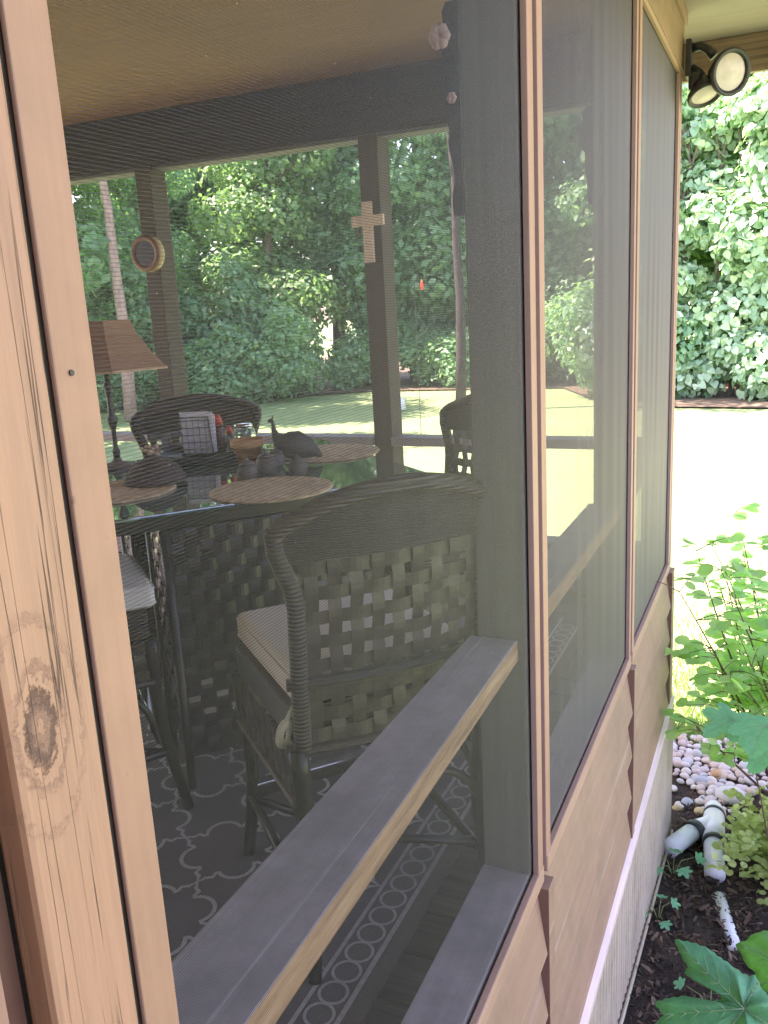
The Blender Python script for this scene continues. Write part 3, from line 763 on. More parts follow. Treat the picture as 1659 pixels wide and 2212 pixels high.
# table lamp
lp = tag(empty('table_lamp', (-1.80,2.49,ZT+0.0005)), 'table lamp with a flared reddish brown shade, at the left of the table', 'lamp')
b = MB(); b.lathe([(0.07,0),(0.072,0.008),(0.05,0.016),(0.02,0.024),(0.012,0.04)], 24); b.build('base', M['bronze'], lp, smooth=True)
b = MB(); b.lathe([(0.012,0.0401),(0.015,0.06),(0.009,0.08),(0.009,0.14),(0.018,0.17),(0.022,0.185),(0.012,0.20),(0.009,0.25),(0.012,0.29),(0.019,0.305),(0.010,0.32),(0.008,0.40),(0.008,0.46)], 16)
b.build('stem', M['darkmetal'], lp, smooth=True)
b = MB(); b.lathe([(0.235,0.365),(0.185,0.42),(0.135,0.49),(0.115,0.54),(0.112,0.54),(0.132,0.49),(0.182,0.42),(0.232,0.365)], 6, M=Matrix.Rotation(0.3,4,'Z'), cap=False)
sh = b.build('shade', M['shade'], lp); b = MB()
b.lathe([(0.237,0.360),(0.237,0.369),(0.231,0.369),(0.231,0.360)], 6, M=Matrix.Rotation(0.3,4,'Z'), cap=False); b.build('shade_edging', M['shade_trim'], sh)

def lobj(name, xy, parts, label, cat, z=ZT+0.001, rz=0, group=None):
    r = tag(empty(name, (xy[0], xy[1], z), rz), label, cat, group)
    for pn, mb, mat, sm in parts: mb.build(pn, mat, r, smooth=sm)
    return r
# serving tray with things on it
tray = MB(); tray.lathe([(0.17,0.0),(0.19,0.012),(0.195,0.035),(0.190,0.035),(0.182,0.014),(0.01,0.006)], 32)
o = tray.build('serving_tray', M['darkmetal'], None, smooth=True); o.location = (-1.56,2.72,ZT+0.001); tag(o, 'round dark serving tray in the middle of the table, holding the napkins and bottles', 'tray')
TZ = ZT+0.015
nh = empty('napkin_holder', (-1.60,2.735,TZ), R(20)); tag(nh, 'wire napkin holder with white paper napkins standing on the tray', 'napkin holder')
b = MB()
for yy in (-0.022, 0.022):
    b.tube([(-0.06,yy,0.0),(-0.06,yy,0.145),(0.05,yy,0.145),(0.06,yy,0.0)], 0.003, 6)
    for k in range(5): b.tube([(-0.06+k*0.024,yy,0.0),(-0.06+k*0.024,yy,0.14)], 0.0012, 4)
    for k in range(5): b.tube([(-0.06,yy,0.02+k*0.028),(0.056,yy,0.02+k*0.028)], 0.0012, 4)
b.box((-0.065,-0.03,-0.002),(0.065,0.03,0.004)); b.build('wire_frame', M['darkmetal'], nh)
b = MB()
for k in range(7):
    yy = -0.018+k*0.006; t = 0.01*math.sin(k*2.1)
    b.box((-0.055+t,yy,0.005),(0.058+t,yy+0.0035,0.158+0.008*math.sin(k)), M=Matrix.Rotation(0.05*math.sin(k*1.3),4,'X'))
b.build('napkins', M['paper'], nh)
def bottle(xy, s, body, cap, label, z=TZ):
    r = tag(empty('sauce_bottle', (xy[0], xy[1], z)), label, 'bottle', 'sauce bottles on the tray')
    b = MB(); b.lathe([(0.024*s,0),(0.026*s,0.006),(0.026*s,0.07*s),(0.018*s,0.09*s),(0.012*s,0.10*s)], 20); b.build('body', body, r, smooth=True)
    b = MB(); b.lathe([(0.017*s,0.095*s),(0.017*s,0.118*s),(0.010*s,0.128*s),(0.004*s,0.135*s)], 16); b.build('cap', cap, r, smooth=True)
bottle((-1.575,2.835), 1.05, M['sauce'], M['red'], 'taller dark sauce bottle with a red cap beside the glass jar')
bottle((-1.50,2.80), 0.75, M['clear'], M['red'], 'short clear bottle with a red cap in front of the taller bottle')
jar = empty('glass_jar', (-1.50,2.90,TZ)); jar.scale = (1.0,1.0,0.75); tag(jar, 'clear glass jar with rounded shoulders behind the terracotta pot', 'jar')
b = MB(); b.lathe([(0.042,0),(0.046,0.006),(0.046,0.085),(0.040,0.105),(0.034,0.112),(0.030,0.112),(0.036,0.10),(0.042,0.083),(0.042,0.010),(0.01,0.006)], 24, cap=False)
b.build('glass', M['clear'], jar, smooth=True)
b = MB(); b.lathe([(0.035,0.110),(0.037,0.112),(0.037,0.126),(0.030,0.130)], 24); b.build('lid', M['chrome'], jar, smooth=True)
pot = empty('terracotta_pot', (-1.315,2.64,ZT+0.001)); pot.scale = (1.0,1.0,0.9); tag(pot, 'small orange terracotta pot with a paler rim, in front of the glass jar', 'pot')
b = MB(); b.lathe([(0.038,0.0),(0.052,0.075),(0.054,0.075),(0.048,0.07),(0.03,0.02)], 24); b.build('body', M['terracotta'], pot, smooth=True)
b = MB(); b.lathe([(0.057,0.070),(0.061,0.072),(0.063,0.100),(0.057,0.101),(0.053,0.075)], 24, cap=False); b.build('rim', M['terra_pale'], pot, smooth=True)
# stoneware jars
for (xy, s, lab) in (((-1.135,2.36), 0.62, 'squat grey stoneware jar nearest the front placemat'), ((-1.12,2.455), 0.72, 'taller grey stoneware jar just behind the squat one'), ((-1.00,2.46), 0.58, 'round grey stoneware jar right of the taller one'), ((-1.17,2.60), 0.6, 'small grey stoneware jar beside the terracotta pot')):
    r = tag(empty('stoneware_jar', (xy[0],xy[1],ZT+0.001)), lab, 'jar', 'grey stoneware jars on the table')
    b = MB(); b.lathe([(0.035*s,0),(0.05*s,0.02*s),(0.054*s,0.05*s),(0.046*s,0.075*s),(0.038*s,0.082*s)], 20); b.build('body', M['greyclay'], r, smooth=True)
    b = MB(); b.lathe([(0.04*s,0.0825*s),(0.042*s,0.088*s),(0.02*s,0.098*s),(0.008*s,0.11*s),(0.011*s,0.118*s),(0.004*s,0.122*s)], 20); b.build('lid', M['greyclay'], r, smooth=True)
# guinea fowl figure: body, neck, head as one surface
bd = empty('guinea_fowl_figure', (-1.13,2.66,ZT+0.001), R(215)); bd.scale = (0.8,0.85,0.95); tag(bd, 'dark guinea fowl figurine with a round body and thin upright neck', 'figurine')
path = [(-0.125,0,0.02),(-0.105,0,0.035),(-0.07,0,0.055),(-0.02,0,0.068),(0.03,0,0.075),(0.06,0,0.088),(0.078,0,0.112),(0.083,0,0.135),(0.084,0,0.155),(0.088,0,0.166),(0.097,0,0.170),(0.108,0,0.166)]
rad = [0.006,0.018,0.040,0.056,0.050,0.034,0.019,0.011,0.0075,0.009,0.008,0.002]
b = MB(); b.tube(path, rad, 16); b.build('body', M['bird'], bd, smooth=True)
b = MB(); b.tube([(0.086,0,0.172),(0.084,0,0.184),(0.078,0,0.190)], [0.004,0.004,0.001], 6); b.build('crest', M['bronze'], bd, smooth=True)
b = MB()
for sy in (-1, 1): b.tube([(0.0,sy*0.02,0.02),(0.004,sy*0.02,0.0)], 0.004, 6)
b.box((-0.03,-0.03,-0.001),(0.045,0.03,0.004)); b.build('foot', M['darkmetal'], bd)
# dark dome cover with dried flowers
dm = empty('dome_cover', (-1.425,2.245,ZT+0.010)); tag(dm, 'dark cloth dome with a sprig of dried flowers on top, on the left placemat', 'food cover')
b = MB(); b.lathe([(0.105,0),(0.100,0.02),(0.082,0.045),(0.055,0.068),(0.025,0.082),(0.004,0.086)], 28); b.build('cover', M['dome'], dm, smooth=True)
b = MB()
for k in range(26):
    a = random.random()*6.28; r_ = random.random()*0.035; z = 0.085+random.random()*0.03
    b.lathe([(0.001,0),(0.008,0.004),(0.006,0.009),(0.001,0.010)], 6, off=(r_*math.cos(a), r_*math.sin(a), z))
b.build('dried_flowers', M['petals'], dm)
mg = empty('magnifying_glass', (-1.30,2.785,ZT+0.001), 0.8); tag(mg, 'small magnifying glass lying by the terracotta pot', 'magnifier')
b = MB(); b.tube([(0.03*math.cos(k*math.pi/10), 0.03*math.sin(k*math.pi/10), 0.03) for k in range(20)], 0.004, 6, closed=True); b.build('ring', M['chrome'], mg, smooth=True)
b = MB(); b.tube([(0.033,0,0.03),(0.12,0,0.012)], 0.006, 8); b.build('handle', M['chrome'], mg, smooth=True)
b = MB(); b.lathe([(0.027,0.028),(0.028,0.030),(0.027,0.032)], 16); b.build('lens', M['clear'], mg)

# ------------------------------------------------------------------ wall things
ck = empty('wall_clock', (-2.822,YF-0.002,1.72)); tag(ck, 'small oval wooden wall clock with a black face on the left far post', 'clock')
MX = Matrix.Rotation(R(90),4,'X')
b = MB(); b.lathe([(0.098,0.0),(0.100,0.004),(0.098,0.040)], 40, M=MX); b.build('edge_band', M['clockedge'], ck, smooth=True)
b = MB(); b.lathe([(0.098,0.0402),(0.100,0.050),(0.088,0.060),(0.070,0.055),(0.068,0.048)], 40, M=MX, cap=False); b.build('rim', M['clockwood'], ck, smooth=True)
b = MB(); b.lathe([(0.069,0.046),(0.069,0.050),(0.001,0.050)], 40, M=MX); b.build('face', M['clockface'], ck)
cr = MB()
def seg(x0,x1,z0,z1,y=0.0,d=0.022): cr.box((x0,-d,z0),(x1,0,z1))
seg(-0.026,0.026,-0.175,0.0); seg(-0.026,0.026,0.0502,0.115); seg(-0.087,0.087,0.0001,0.050, d=0.021)
for (x, z) in ((0.062,0.025),(-0.062,0.025),(0,0.025),(0,0.09),(0,-0.15),(0,-0.08)):
    cr.lathe([(0.020,0.0),(0.020,0.003),(0.014,0.006),(0.010,0.004),(0.002,0.006)], 14, M=Matrix.Translation((x,-0.0205,z)) @ MX)
c = cr.build('wall_cross', M['crossc'], None, bevel=0.006); c.location = (-1.452,YF-0.002,1.753); tag(c, 'carved pinkish stone cross hanging on the middle far post', 'cross')

def garland(loc, rows, flower, label, sc=1.0):
    r = tag(empty('hanging_garland', loc), label, 'garland', 'dark garlands hung on the front posts')
    b = MB(); vs = []; fs = []
    for (x0, x1, z) in rows: vs += [(x0,0,z),(x1,0,z),(x1,0.012,z),(x0,0.012,z)]
    for i in range(len(rows)-1):
        o = 4*i
        for k in range(4): fs.append((o+k, o+(k+1)%4, o+4+(k+1)%4, o+4+k))
    fs += [(0,1,2,3)[::-1], tuple(4*(len(rows)-1)+k for k in range(4))]
    b.add(vs, fs); b.build('foliage_strip', M['garland'], r)
    if flower:
        for (x, z, s_) in flower:
            b = MB()
            for k in range(6):
                a = k*1.05; b.lathe([(0.001,0.0),(0.012*s_,0.004),(0.014*s_,0.010*s_),(0.007*s_,0.016*s_),(0.001,0.017*s_)], 8, off=(0,0,0), M=Matrix.Translation((x+0.012*s_*math.cos(a), -0.008, z+0.014*s_*math.sin(a))) @ Matrix.Rotation(R(90),4,'X'))
            b.build('flower', M['pink'], r, smooth=True)
    return r
garland((-0.1125,1.640,0), [(-0.018,0.004,1.885),(-0.026,0.004,1.87),(-0.024,0.004,1.845),(-0.028,0.004,1.80),(-0.020,0.004,1.77),(-0.026,0.004,1.745),(-0.027,0.004,1.70),(-0.018,0.004,1.665),(-0.021,0.004,1.64),(-0.012,0.004,1.60),(-0.010,0.004,1.575),(-0.017,0.004,1.555),(-0.016,0.004,1.515)],
        [(-0.026,1.825,0.85),(-0.008,1.72,0.4)], 'dark hanging garland with a faded pink flower on the nearest inner post')
garland((-0.1125,2.900,0), [(-0.014,0.004,1.925),(-0.034,0.004,1.905),(-0.028,0.004,1.885),(-0.050,0.004,1.86),(-0.040,0.004,1.85),(-0.043,0.004,1.815),(-0.022,0.004,1.79),(-0.024,0.004,1.74),(-0.016,0.004,1.70),(-0.012,0.004,1.635)],
        None, 'dark hanging garland without a flower on the second inner post')
# floodlight at the corner
fl = empty('floodlight', (0.031,4.19,2.30)); tag(fl, 'black outdoor floodlight with a round pale lens at the top corner of the porch', 'floodlight')
MB().box((0.0,-0.045,-0.07),(0.022,0.045,0.075)).build('mount_plate', M['blackmetal'], fl, bevel=0.004)
b = MB(); b.tube([(0.02,0,0.045),(0.055,0,0.05),(0.085,0,0.03),(0.11,0,0.00)], [0.020,0.018,0.018,0.022], 10)
b.tube([(0.02,0,-0.03),(0.055,0,-0.055),(0.07,0,-0.08)], [0.018,0.016,0.018], 10); b.build('arm', M['blackmetal'], fl, smooth=True)
def head(loc, dirv, s, name, lens=True):
    q = Vector(dirv).to_track_quat('Z','Y').to_matrix().to_4x4(); MM = Matrix.Translation(loc) @ q
    b = MB(); b.lathe([(0.030*s,-0.075*s),(0.045*s,-0.07*s),(0.058*s,-0.04*s),(0.082*s,0.0),(0.098*s,0.02*s),(0.102*s,0.045*s),(0.096*s,0.05*s),(0.080*s,0.042*s),(0.078*s,0.036*s)], 32, M=MM, cap=False)
    b.lathe([(0.001,-0.075*s),(0.030*s,-0.075*s)], 32, M=MM, cap=False); hd = b.build(name, M['blackmetal'], fl, smooth=True)
    if lens:
        b = MB(); b.lathe([(0.079*s,0.035*s),(0.05*s,0.041*s),(0.001,0.044*s)], 32, M=MM, cap=False); b.build('lens', M['lens'], hd, smooth=True)
    return hd
head((0.158,-0.03,-0.075), (0.62,-0.72,-0.18), 0.90, 'lamp_head')
head((0.072,-0.012,-0.125), (0.30,-0.35,-0.85), 0.72, 'sensor_head', True)
MB().box((0.012,-0.04,-0.125),(0.06,0.035,-0.045)).build('sensor_box', M['blackmetal'], fl, bevel=0.014)

# ------------------------------------------------------------------ vegetation helpers
def frames(D, Nn):
    D = D/np.linalg.norm(D, axis=1, keepdims=True)
    X = np.cross(D, Nn); X /= (np.linalg.norm(X, axis=1, keepdims=True)+1e-9)
    Z = np.cross(X, D); return X, D, Z
RHOMB = (np.array([(0,0,0),(0.32,0.45,0.10),(0,1,-0.05),(-0.32,0.45,0.10)]), [(0,1,2,3)])
HEART = (np.array([(0,0,0),(0.30,-0.14,0.04),(0.52,0.10,0.08),(0.42,0.50,0.05),(0,1,-0.10),(-0.42,0.50,0.05),(-0.52,0.10,0.08),(-0.30,-0.14,0.04)]), [(0,1,2,3,4),(0,4,5,6,7)])
rd = [(0,0,0)] + [(0.46*math.sin(a)*s, 0.5-0.5*math.cos(a), 0.07*abs(math.sin(a))) for s, rng_ in ((1, (0.45,0.9,1.4,1.9,2.4,2.8)),) for a in rng_] + [(0,1.04,-0.03)] + [(-0.46*math.sin(a), 0.5-0.5*math.cos(a), 0.07*abs(math.sin(a))) for a in (2.8,2.4,1.9,1.4,0.9,0.45)]
ROUND = (np.array(rd), [(0,1,2,3,4,5,6,7),(0,7,8,9,10,11,12,13)])
def lobed_template():
    tips = [(90,1.0),(42,0.80),(138,0.80),(-8,0.58),(188,0.58)]
    out = []
    for k in range(96):
        a = -62+304*k/95; r = 0.30
        for c, l in tips:
            d = abs(a-c); r = max(r, l*max(0.0, 1-(d/30.0)**1.35) + 0.30*min(1, d/30.0) if d < 30 else 0)
        r *= 1+0.035*(1 if k % 2 else -1)
        out.append((r*math.cos(math.radians(a)), 0.32+r*0.78*math.sin(math.radians(a))))
    n = len(out); vs = [(0,0.32,0.0)]
    for s_ in (0.35,0.7,1.0):
        for x, y in out: vs.append((x*s_, 0.32+(y-0.32)*s_, 0.10*abs(x)*s_-0.16*(s_*max(0,y-0.3))**2+0.02*math.sin(9*x*s_)*math.cos(7*y*s_)))
    fs = [(0,1+i,1+(i+1)%n) for i in range(n)]
    for q in range(2):
        o = 1+q*n; fs += [(o+i,o+n+i,o+n+(i+1)%n,o+(i+1)%n) for i in range(n)]
    # drop the sliver across the stalk notch
    veins = []; vf = []
    for c, l in tips:
        ca, sa = math.cos(math.radians(c)), math.sin(math.radians(c))
        for m_ in range(4):
            t0, t1 = m_/4*0.9, (m_+1)/4*0.9; o = len(veins)
            for t in (t0, t1):
                x, y = l*t*ca, 0.32+l*0.78*t*sa; z = 0.10*abs(x)-0.16*max(0,y-0.3)**2+0.012; w = 0.011*(1-0.8*t)
                veins += [(x-w*sa, y+w*ca, z), (x+w*sa, y-w*ca, z)]
            vf.append((o,o+1,o+3,o+2))
    return (np.array(vs), fs), (np.array(veins), vf)
LOBED, LVEIN = lobed_template()
def leafmesh(name, tmpl, P, D, Nn, S):
    T, F = tmpl; X, Y, Z = frames(D, Nn); n = len(P); k = len(T)
    V = P[:,None,:] + S[:,None,None]*(T[None,:,0,None]*X[:,None,:] + T[None,:,1,None]*Y[:,None,:] + T[None,:,2,None]*Z[:,None,:])
    V = V.reshape(-1,3)
    loops = []; starts = []; tot = []
    base = np.arange(n)[:,None]*k
    idx = np.concatenate([base + np.array(f)[None,:] for f in F], axis=1)      # n x sum(len f)
    lens = [len(f) for f in F]
    me = bpy.data.meshes.new(name); me.vertices.add(len(V)); me.vertices.foreach_set('co', V.astype(np.float32).ravel())
    flat_ = idx.ravel(); me.loops.add(len(flat_)); me.loops.foreach_set('vertex_index', flat_.astype(np.int32))
    tot = np.tile(lens, n); st_ = np.concatenate([[0], np.cumsum(tot)[:-1]])
    me.polygons.add(len(tot)); me.polygons.foreach_set('loop_start', st_.astype(np.int32)); me.polygons.foreach_set('loop_total', tot.astype(np.int32))
    me.update(calc_edges=True); me.validate(); return me
def meshobj(name, me, mat, parent=None, loc=None):
    if not me.materials: me.materials.append(mat)
    o = bpy.data.objects.new(name, me); COL.objects.link(o)
    if parent is not None: o.parent = parent
    if loc is not None: o.location = loc
    return o
def crown_points(n, blobs, r=rng):
    """blobs: (cx,cy,cz, rx,ry,rz); leaves sit in clumps through the outer part of each blob"""
    vol = np.array([b[3]*b[4]*b[5] for b in blobs])**0.67; pick = r.choice(len(blobs), n, p=vol/vol.sum())
    B = np.array(blobs)[pick]
    d = r.normal(size=(n,3)); d /= np.linalg.norm(d, axis=1, keepdims=True)
    rad = r.uniform(0.35, 1.0, n)**0.45
    P = B[:,:3] + d*B[:,3:]*rad[:,None] + r.normal(size=(n,3))*0.08
    return P, d
def make_crown(name, n, blobs, size, tmpl, hang=0.5, r=rng):
    P, d = crown_points(n, blobs, r)
    Nn = d*0.8 + r.normal(size=(n,3))*0.45 + np.array([0,0,0.45]); Nn /= np.linalg.norm(Nn, axis=1, keepdims=True)
    D = r.normal(size=(n,3)) + np.array([0,0,-hang*2]); D -= Nn*(D*Nn).sum(1, keepdims=True)
    return leafmesh(name, tmpl, P, D, Nn, size*r.uniform(0.6,1.3,n))
def trunk_mb(h, r0, lean=0.0, limbs=5, rr=random):
    b = MB(); pts = []; n = 9
    for k in range(n):
        t = k/(n-1); pts.append((lean*t*h + 0.12*math.sin(t*5+rr.random()), 0.1*math.sin(t*4), h*t))
    b.tube(pts, [r0*(1-0.75*k/(n-1)) for k in range(n)], 10)
    for i in range(limbs):
        t = 0.74+0.22*i/limbs; a = rr.random()*6.28; p = pts[int(t*(n-1))]; l = h*0.28
        q = [(p[0]+math.cos(a)*l*s, p[1]+math.sin(a)*l*s, p[2]+l*0.7*s+0.1*s*s) for s in (0,0.3,0.6,1)]
        b.tube(q, [r0*0.35,r0*0.25,r0*0.16,r0*0.05], 6)
    return b
# prototypes of woodland trees
protos = []
for k in range(4):
    rr = random.Random(20+k); H = 10.5
    blobs = []
    for i in range(24):
        a = rr.random()*6.28; z = rr.uniform(2.2, 10.5); w = rr.uniform(0.0,1.7)
        blobs.append((math.cos(a)*w, math.sin(a)*w, z, rr.uniform(0.7,1.4), rr.uniform(0.7,1.4), rr.uniform(0.5,0.9)))
    me = make_crown('woodland_crown%d' % k, 13000, blobs, 0.215, RHOMB, 0.3, np.random.default_rng(30+k))
    tb = trunk_mb(9.5, 0.20, rr.uniform(-0.04,0.04), 6, rr)
    tm = tb.build('trunk', M['bark'], None, smooth=True); tme = tm.data; bpy.data.objects.remove(tm)
    protos.append((me, tme))
bushes = []
for k in range(3):
    rr = random.Random(60+k); blobs = [(rr.uniform(-1.5,1.5), rr.uniform(-0.7,0.7), rr.uniform(0.5,2.2), rr.uniform(0.6,1.1), rr.uniform(0.5,0.9), rr.uniform(0.4,0.8)) for i in range(12)]
    bushes.append(make_crown('bush_crown%d' % k, 6500, blobs, 0.20, RHOMB, 0.2, np.random.default_rng(70+k)))
GZ = gh(10)
def tree(x, y, k, mat, label, group='leafy trees at the woods edge', s=1.0, rz=0.0, bark='bark', cat='tree'):
    r = tag(empty('leafy_tree', (x,y,GZ), rz), label, cat, group); r.scale = (s,s,s)
    me = protos[k][0] if mat == 'leaf_wood' else protos2[k]
    meshobj('crown', me, M[mat], r); meshobj('trunk', protos[k][1], M[bark], r); return r
protos2 = []
for me, t in protos:
    c_ = me.copy(); c_.materials.clear(); c_.materials.append(M['leaf_wood2']); protos2.append(c_)
TL = ['leafy green tree in the row at the woods edge beyond the lawn', 'lighter yellow green tree among the woods edge beyond the lawn']
rt_ = random.Random(3)
xs = -33
i = 0
while xs < 13:
    y = 27.0 + rt_.uniform(-1.2,1.2) + (2.2 if i % 2 else 0) - max(0, (-xs-14))*0.45 + (4.5 if -15 < xs < -3.5 else 0)
    kind = 1 if i % 3 == 1 else 0
    tree(xs, y, i % 4, 'leaf_wood2' if kind else 'leaf_wood', TL[kind], s=rt_.uniform(0.9,1.25), rz=rt_.uniform(0,6)); xs += rt_.uniform(1.9,2.6); i += 1
xs = -36; i = 0
while xs < 16:     # second row closes the view
    tree(xs, 32.5+rt_.uniform(-1,1)-max(0,(-xs-14))*0.25, (i+2) % 4, 'leaf_wood', 'tall dark green tree behind the front row of the woods', 'taller trees behind the woods edge', s=rt_.uniform(1.35,1.6), rz=rt_.uniform(0,6)); xs += 3.3; i += 1
# left side trees added to shade the lawn; they also close the view
for (x, y, k, s) in ((-24,12,0,1.1),(-25,15,1,1.2),(-17.2,13.6,3,1.3),(-21,19.5,2,1.6),(-15.5,3,2,1.1)):
    tree(x, y, k, 'leaf_wood', 'leafy green tree added at the left side of the lawn to shade it', 'trees added along the left of the lawn for shade', s=s, rz=x)
# understory bushes along the edge
xs = -31; i = 0
while xs < -2.2:
    y = 25.3 + rt_.uniform(-0.5,0.4) - max(0, (-xs-14))*0.45 + (4.5 if -15 < xs < -3.5 else 0)
    me = bushes[i % 3]; r = tag(empty('woods_edge_bush', (xs,y,GZ), rt_.uniform(0,3.1)), 'low dark green bush at the foot of the woods edge', 'bush', 'bushes along the woods edge'); r.scale = (1,1,rt_.uniform(0.7,1.2))
    meshobj('foliage', me, M['leaf_wood'], r)
    b = MB(); 
    for q in range(5):
        a = q*1.3; b.tube([(0,0,0),(0.4*math.cos(a),0.3*math.sin(a),0.9),(0.9*math.cos(a),0.5*math.sin(a),1.9)], [0.04,0.025,0.01], 6)
    b.build('stems', M['bark'], r); xs += rt_.uniform(1.7,2.3); i += 1
xs = -30; i = 0
while xs < -2.5:      # taller scrub behind the first bushes
    y = 28.3 - max(0, (-xs-14))*0.45 + (4.3 if -15 < xs < -3.5 else 0)
    r = tag(empty('woods_scrub', (xs,y,GZ), xs), 'tall green scrub filling the gap between the trunks of the woods', 'scrub', 'scrub behind the woods edge'); r.scale = (1.1,1.1,1.7)
    meshobj('foliage', bushes[i % 3], M['leaf_wood'], r); xs += 2.3; i += 1
# vine covered thicket at the right
for (x, y, w, hh, nl, sd, lab) in ((-1.6,25.2,2.4,8.8,15000,1,'tall thicket draped in pale heart shaped vine leaves, directly right of the porch corner'), (2.6,25.6,2.6,8.8,13000,2,'tall vine draped thicket at the right edge beyond the white lawn')):
    rr = random.Random(sd); blobs = []
    for i in range(34):
        blobs.append((rr.uniform(-w,w), rr.uniform(-0.7,0.6), rr.uniform(0.5,hh), rr.uniform(0.7,1.3), rr.uniform(0.4,0.9), rr.uniform(0.5,1.0)))
    r = tag(empty('vine_thicket', (x,y,GZ)), lab, 'thicket')
    meshobj('foliage', make_crown('vine_crown%d' % sd, int(nl*1.7), blobs, 0.195, HEART, 0.8, np.random.default_rng(90+sd)), M['leaf_vine'], r)
    b = MB()
    for q in range(9):
        x0 = rr.uniform(-w,w); b.tube([(x0,0.2,0),(x0+rr.uniform(-0.5,0.5),0.1,hh*0.4),(x0+rr.uniform(-1,1),0,hh*0.8)], [0.09,0.06,0.02], 6)
    b.build('stems', M['bark'], r)
# the two standing pale trunks
for (x, y, r0, lab, mt) in ((-17.25,20.3,0.20,'pale pinkish bare tree trunk standing behind the table lamp','bark_pale'), (-7.55,22.4,0.15,'slim grey tree trunk standing just left of the near porch post','bark_dim')):
    r = tag(empty('bare_trunk_tree', (x,y,GZ)), lab, 'tree'); rr = random.Random(9)
    trunk_mb(12, r0, 0.0, 5, rr).build('trunk', M[mt], r, smooth=True)
    bl = [(rr.uniform(-1.5,1.5), rr.uniform(-1.5,1.5), rr.uniform(9.5,13), 1.2,1.2,0.7) for _ in range(8)]
    meshobj('crown', make_crown('high_crown', 2500, bl, 0.22, RHOMB, 0.3, np.random.default_rng(4)), M['leaf_wood2'], r)
# small things at the wood's edge
o = MB(); o.lathe([(0.11,0),(0.12,0.02),(0.12,0.30),(0.10,0.33),(0.05,0.34)], 20); p = o.build('white_post_cap', M['white'], None, smooth=True); p.location = (-9.35,22.6,GZ); p.name = 'garden_marker'
tag(p, 'small white upright garden marker at the foot of the woods beyond the lawn', 'marker')
fd = empty('bird_feeder', (-6.25,16.4,GZ)); tag(fd, 'small red bird feeder hanging on a thin pole in front of the woods', 'bird feeder')
b = MB(); b.tube([(0,0,0),(0,0,3.35),(0.08,0,3.45),(0.16,0,3.40)], 0.007, 6); b.build('pole', M['darkmetal'], fd)
b = MB(); b.lathe([(0.01,3.16),(0.035,3.18),(0.03,3.22),(0.045,3.26),(0.02,3.31),(0.006,3.36)], 12, off=(0.16,0,0)); b.build('feeder_body', M['red'], fd, smooth=True)

# ------------------------------------------------------------------ near bed
def blade(P, h, seed):
    r = np.random.default_rng(seed); n = len(P); D = np.stack([r.normal(0,0.35,n), r.normal(0,0.35,n), np.ones(n)],1)
    Nn = r.normal(size=(n,3)); return leafmesh('grass_blades', (np.array([(-0.06,0,0),(0.06,0,0),(0.04,0.6,0.03),(0,1,0.12),(-0.04,0.6,0.03)]), [(0,1,2,3,4)]), P, D, Nn, h*r.uniform(0.6,1.3,n))
n = 9000; gx = rng.uniform(-1.0,1.6,n); gy = 5.35+rng.exponential(1.1,n)
P = np.stack([gx, gy, np.array([gh(v)-0.03 for v in gy])],1)
g = meshobj('lawn_grass', blade(P, 0.07, 5), leafmat('grass_blade', (0.16,0.26,0.08), (0.30,0.40,0.14))); g['kind'] = 'stuff'
tag(g, 'short grass blades where the lawn meets the pebbles', 'grass')
# mulch chips
n = 15000; cx = rng.uniform(0.05,1.3,n); cy = rng.uniform(1.0,4.75,n)
P = np.stack([cx, cy, np.array([gh(v) for v in cy])+rng.uniform(0.0,0.022,n)],1)
D = np.stack([rng.normal(size=n), rng.normal(size=n), rng.normal(0,0.35,n)],1); Nn = np.stack([rng.normal(0,0.5,n), rng.normal(0,0.5,n), np.ones(n)],1)
CH = (np.array([(-0.12,0,0),(0.12,0.03,0),(0.16,0.5,0.06),(0.08,1,0),(-0.08,0.95,0.02),(-0.14,0.45,0.07)]), [(0,1,2,5),(5,2,3,4)])
ch = meshobj('mulch_chips', leafmesh('mulch_chips', CH, P, D, Nn, rng.choice([0.018,0.026,0.04,0.055], n, p=[0.4,0.3,0.2,0.1])), M['chips'])
ch['kind'] = 'stuff'; tag(ch, 'dark shredded bark mulch beside the porch skirting', 'mulch')
# river stones
smesh = []
for k in range(7):
    bm = bmesh.new(); bmesh.ops.create_icosphere(bm, subdivisions=3, radius=1.0); rr = random.Random(k)
    a, b_, c_ = rr.uniform(0.8,1.25), rr.uniform(0.65,0.95), rr.uniform(0.42,0.65); ph = [rr.uniform(0,6) for _ in range(3)]
    for v in bm.verts:
        d = 1+0.07*math.sin(2.1*v.co.x+ph[0])+0.07*math.sin(2.5*v.co.y+ph[1])+0.04*math.sin(4*v.co.z+ph[2])
        v.co = Vector((v.co.x*a, v.co.y*b_, v.co.z*c_))*d
    me = bpy.data.meshes.new('stone%d' % k); bm.to_mesh(me); bm.free(); me.polygons.foreach_set('use_smooth', [True]*len(me.polygons)); me.materials.append(M['stone']); smesh.append(me)
def stone(x, y, z, s, k, label, group='river stones in the pebble bed', mat=None, rz=None):
    me = smesh[k]
    if mat: me = me.copy(); me.materials.clear(); me.materials.append(mat)
    o = bpy.data.objects.new('river_stone', me); COL.objects.link(o); o.location = (x,y,z); o.scale = (s,s,s)
    o.rotation_euler = (random.uniform(-0.25,0.25), random.uniform(-0.25,0.25), random.uniform(0,6.28) if rz is None else rz)
    tag(o, label, 'stone', group); return o
rs = random.Random(11); cnt = 0
grid = []
yy = 4.52
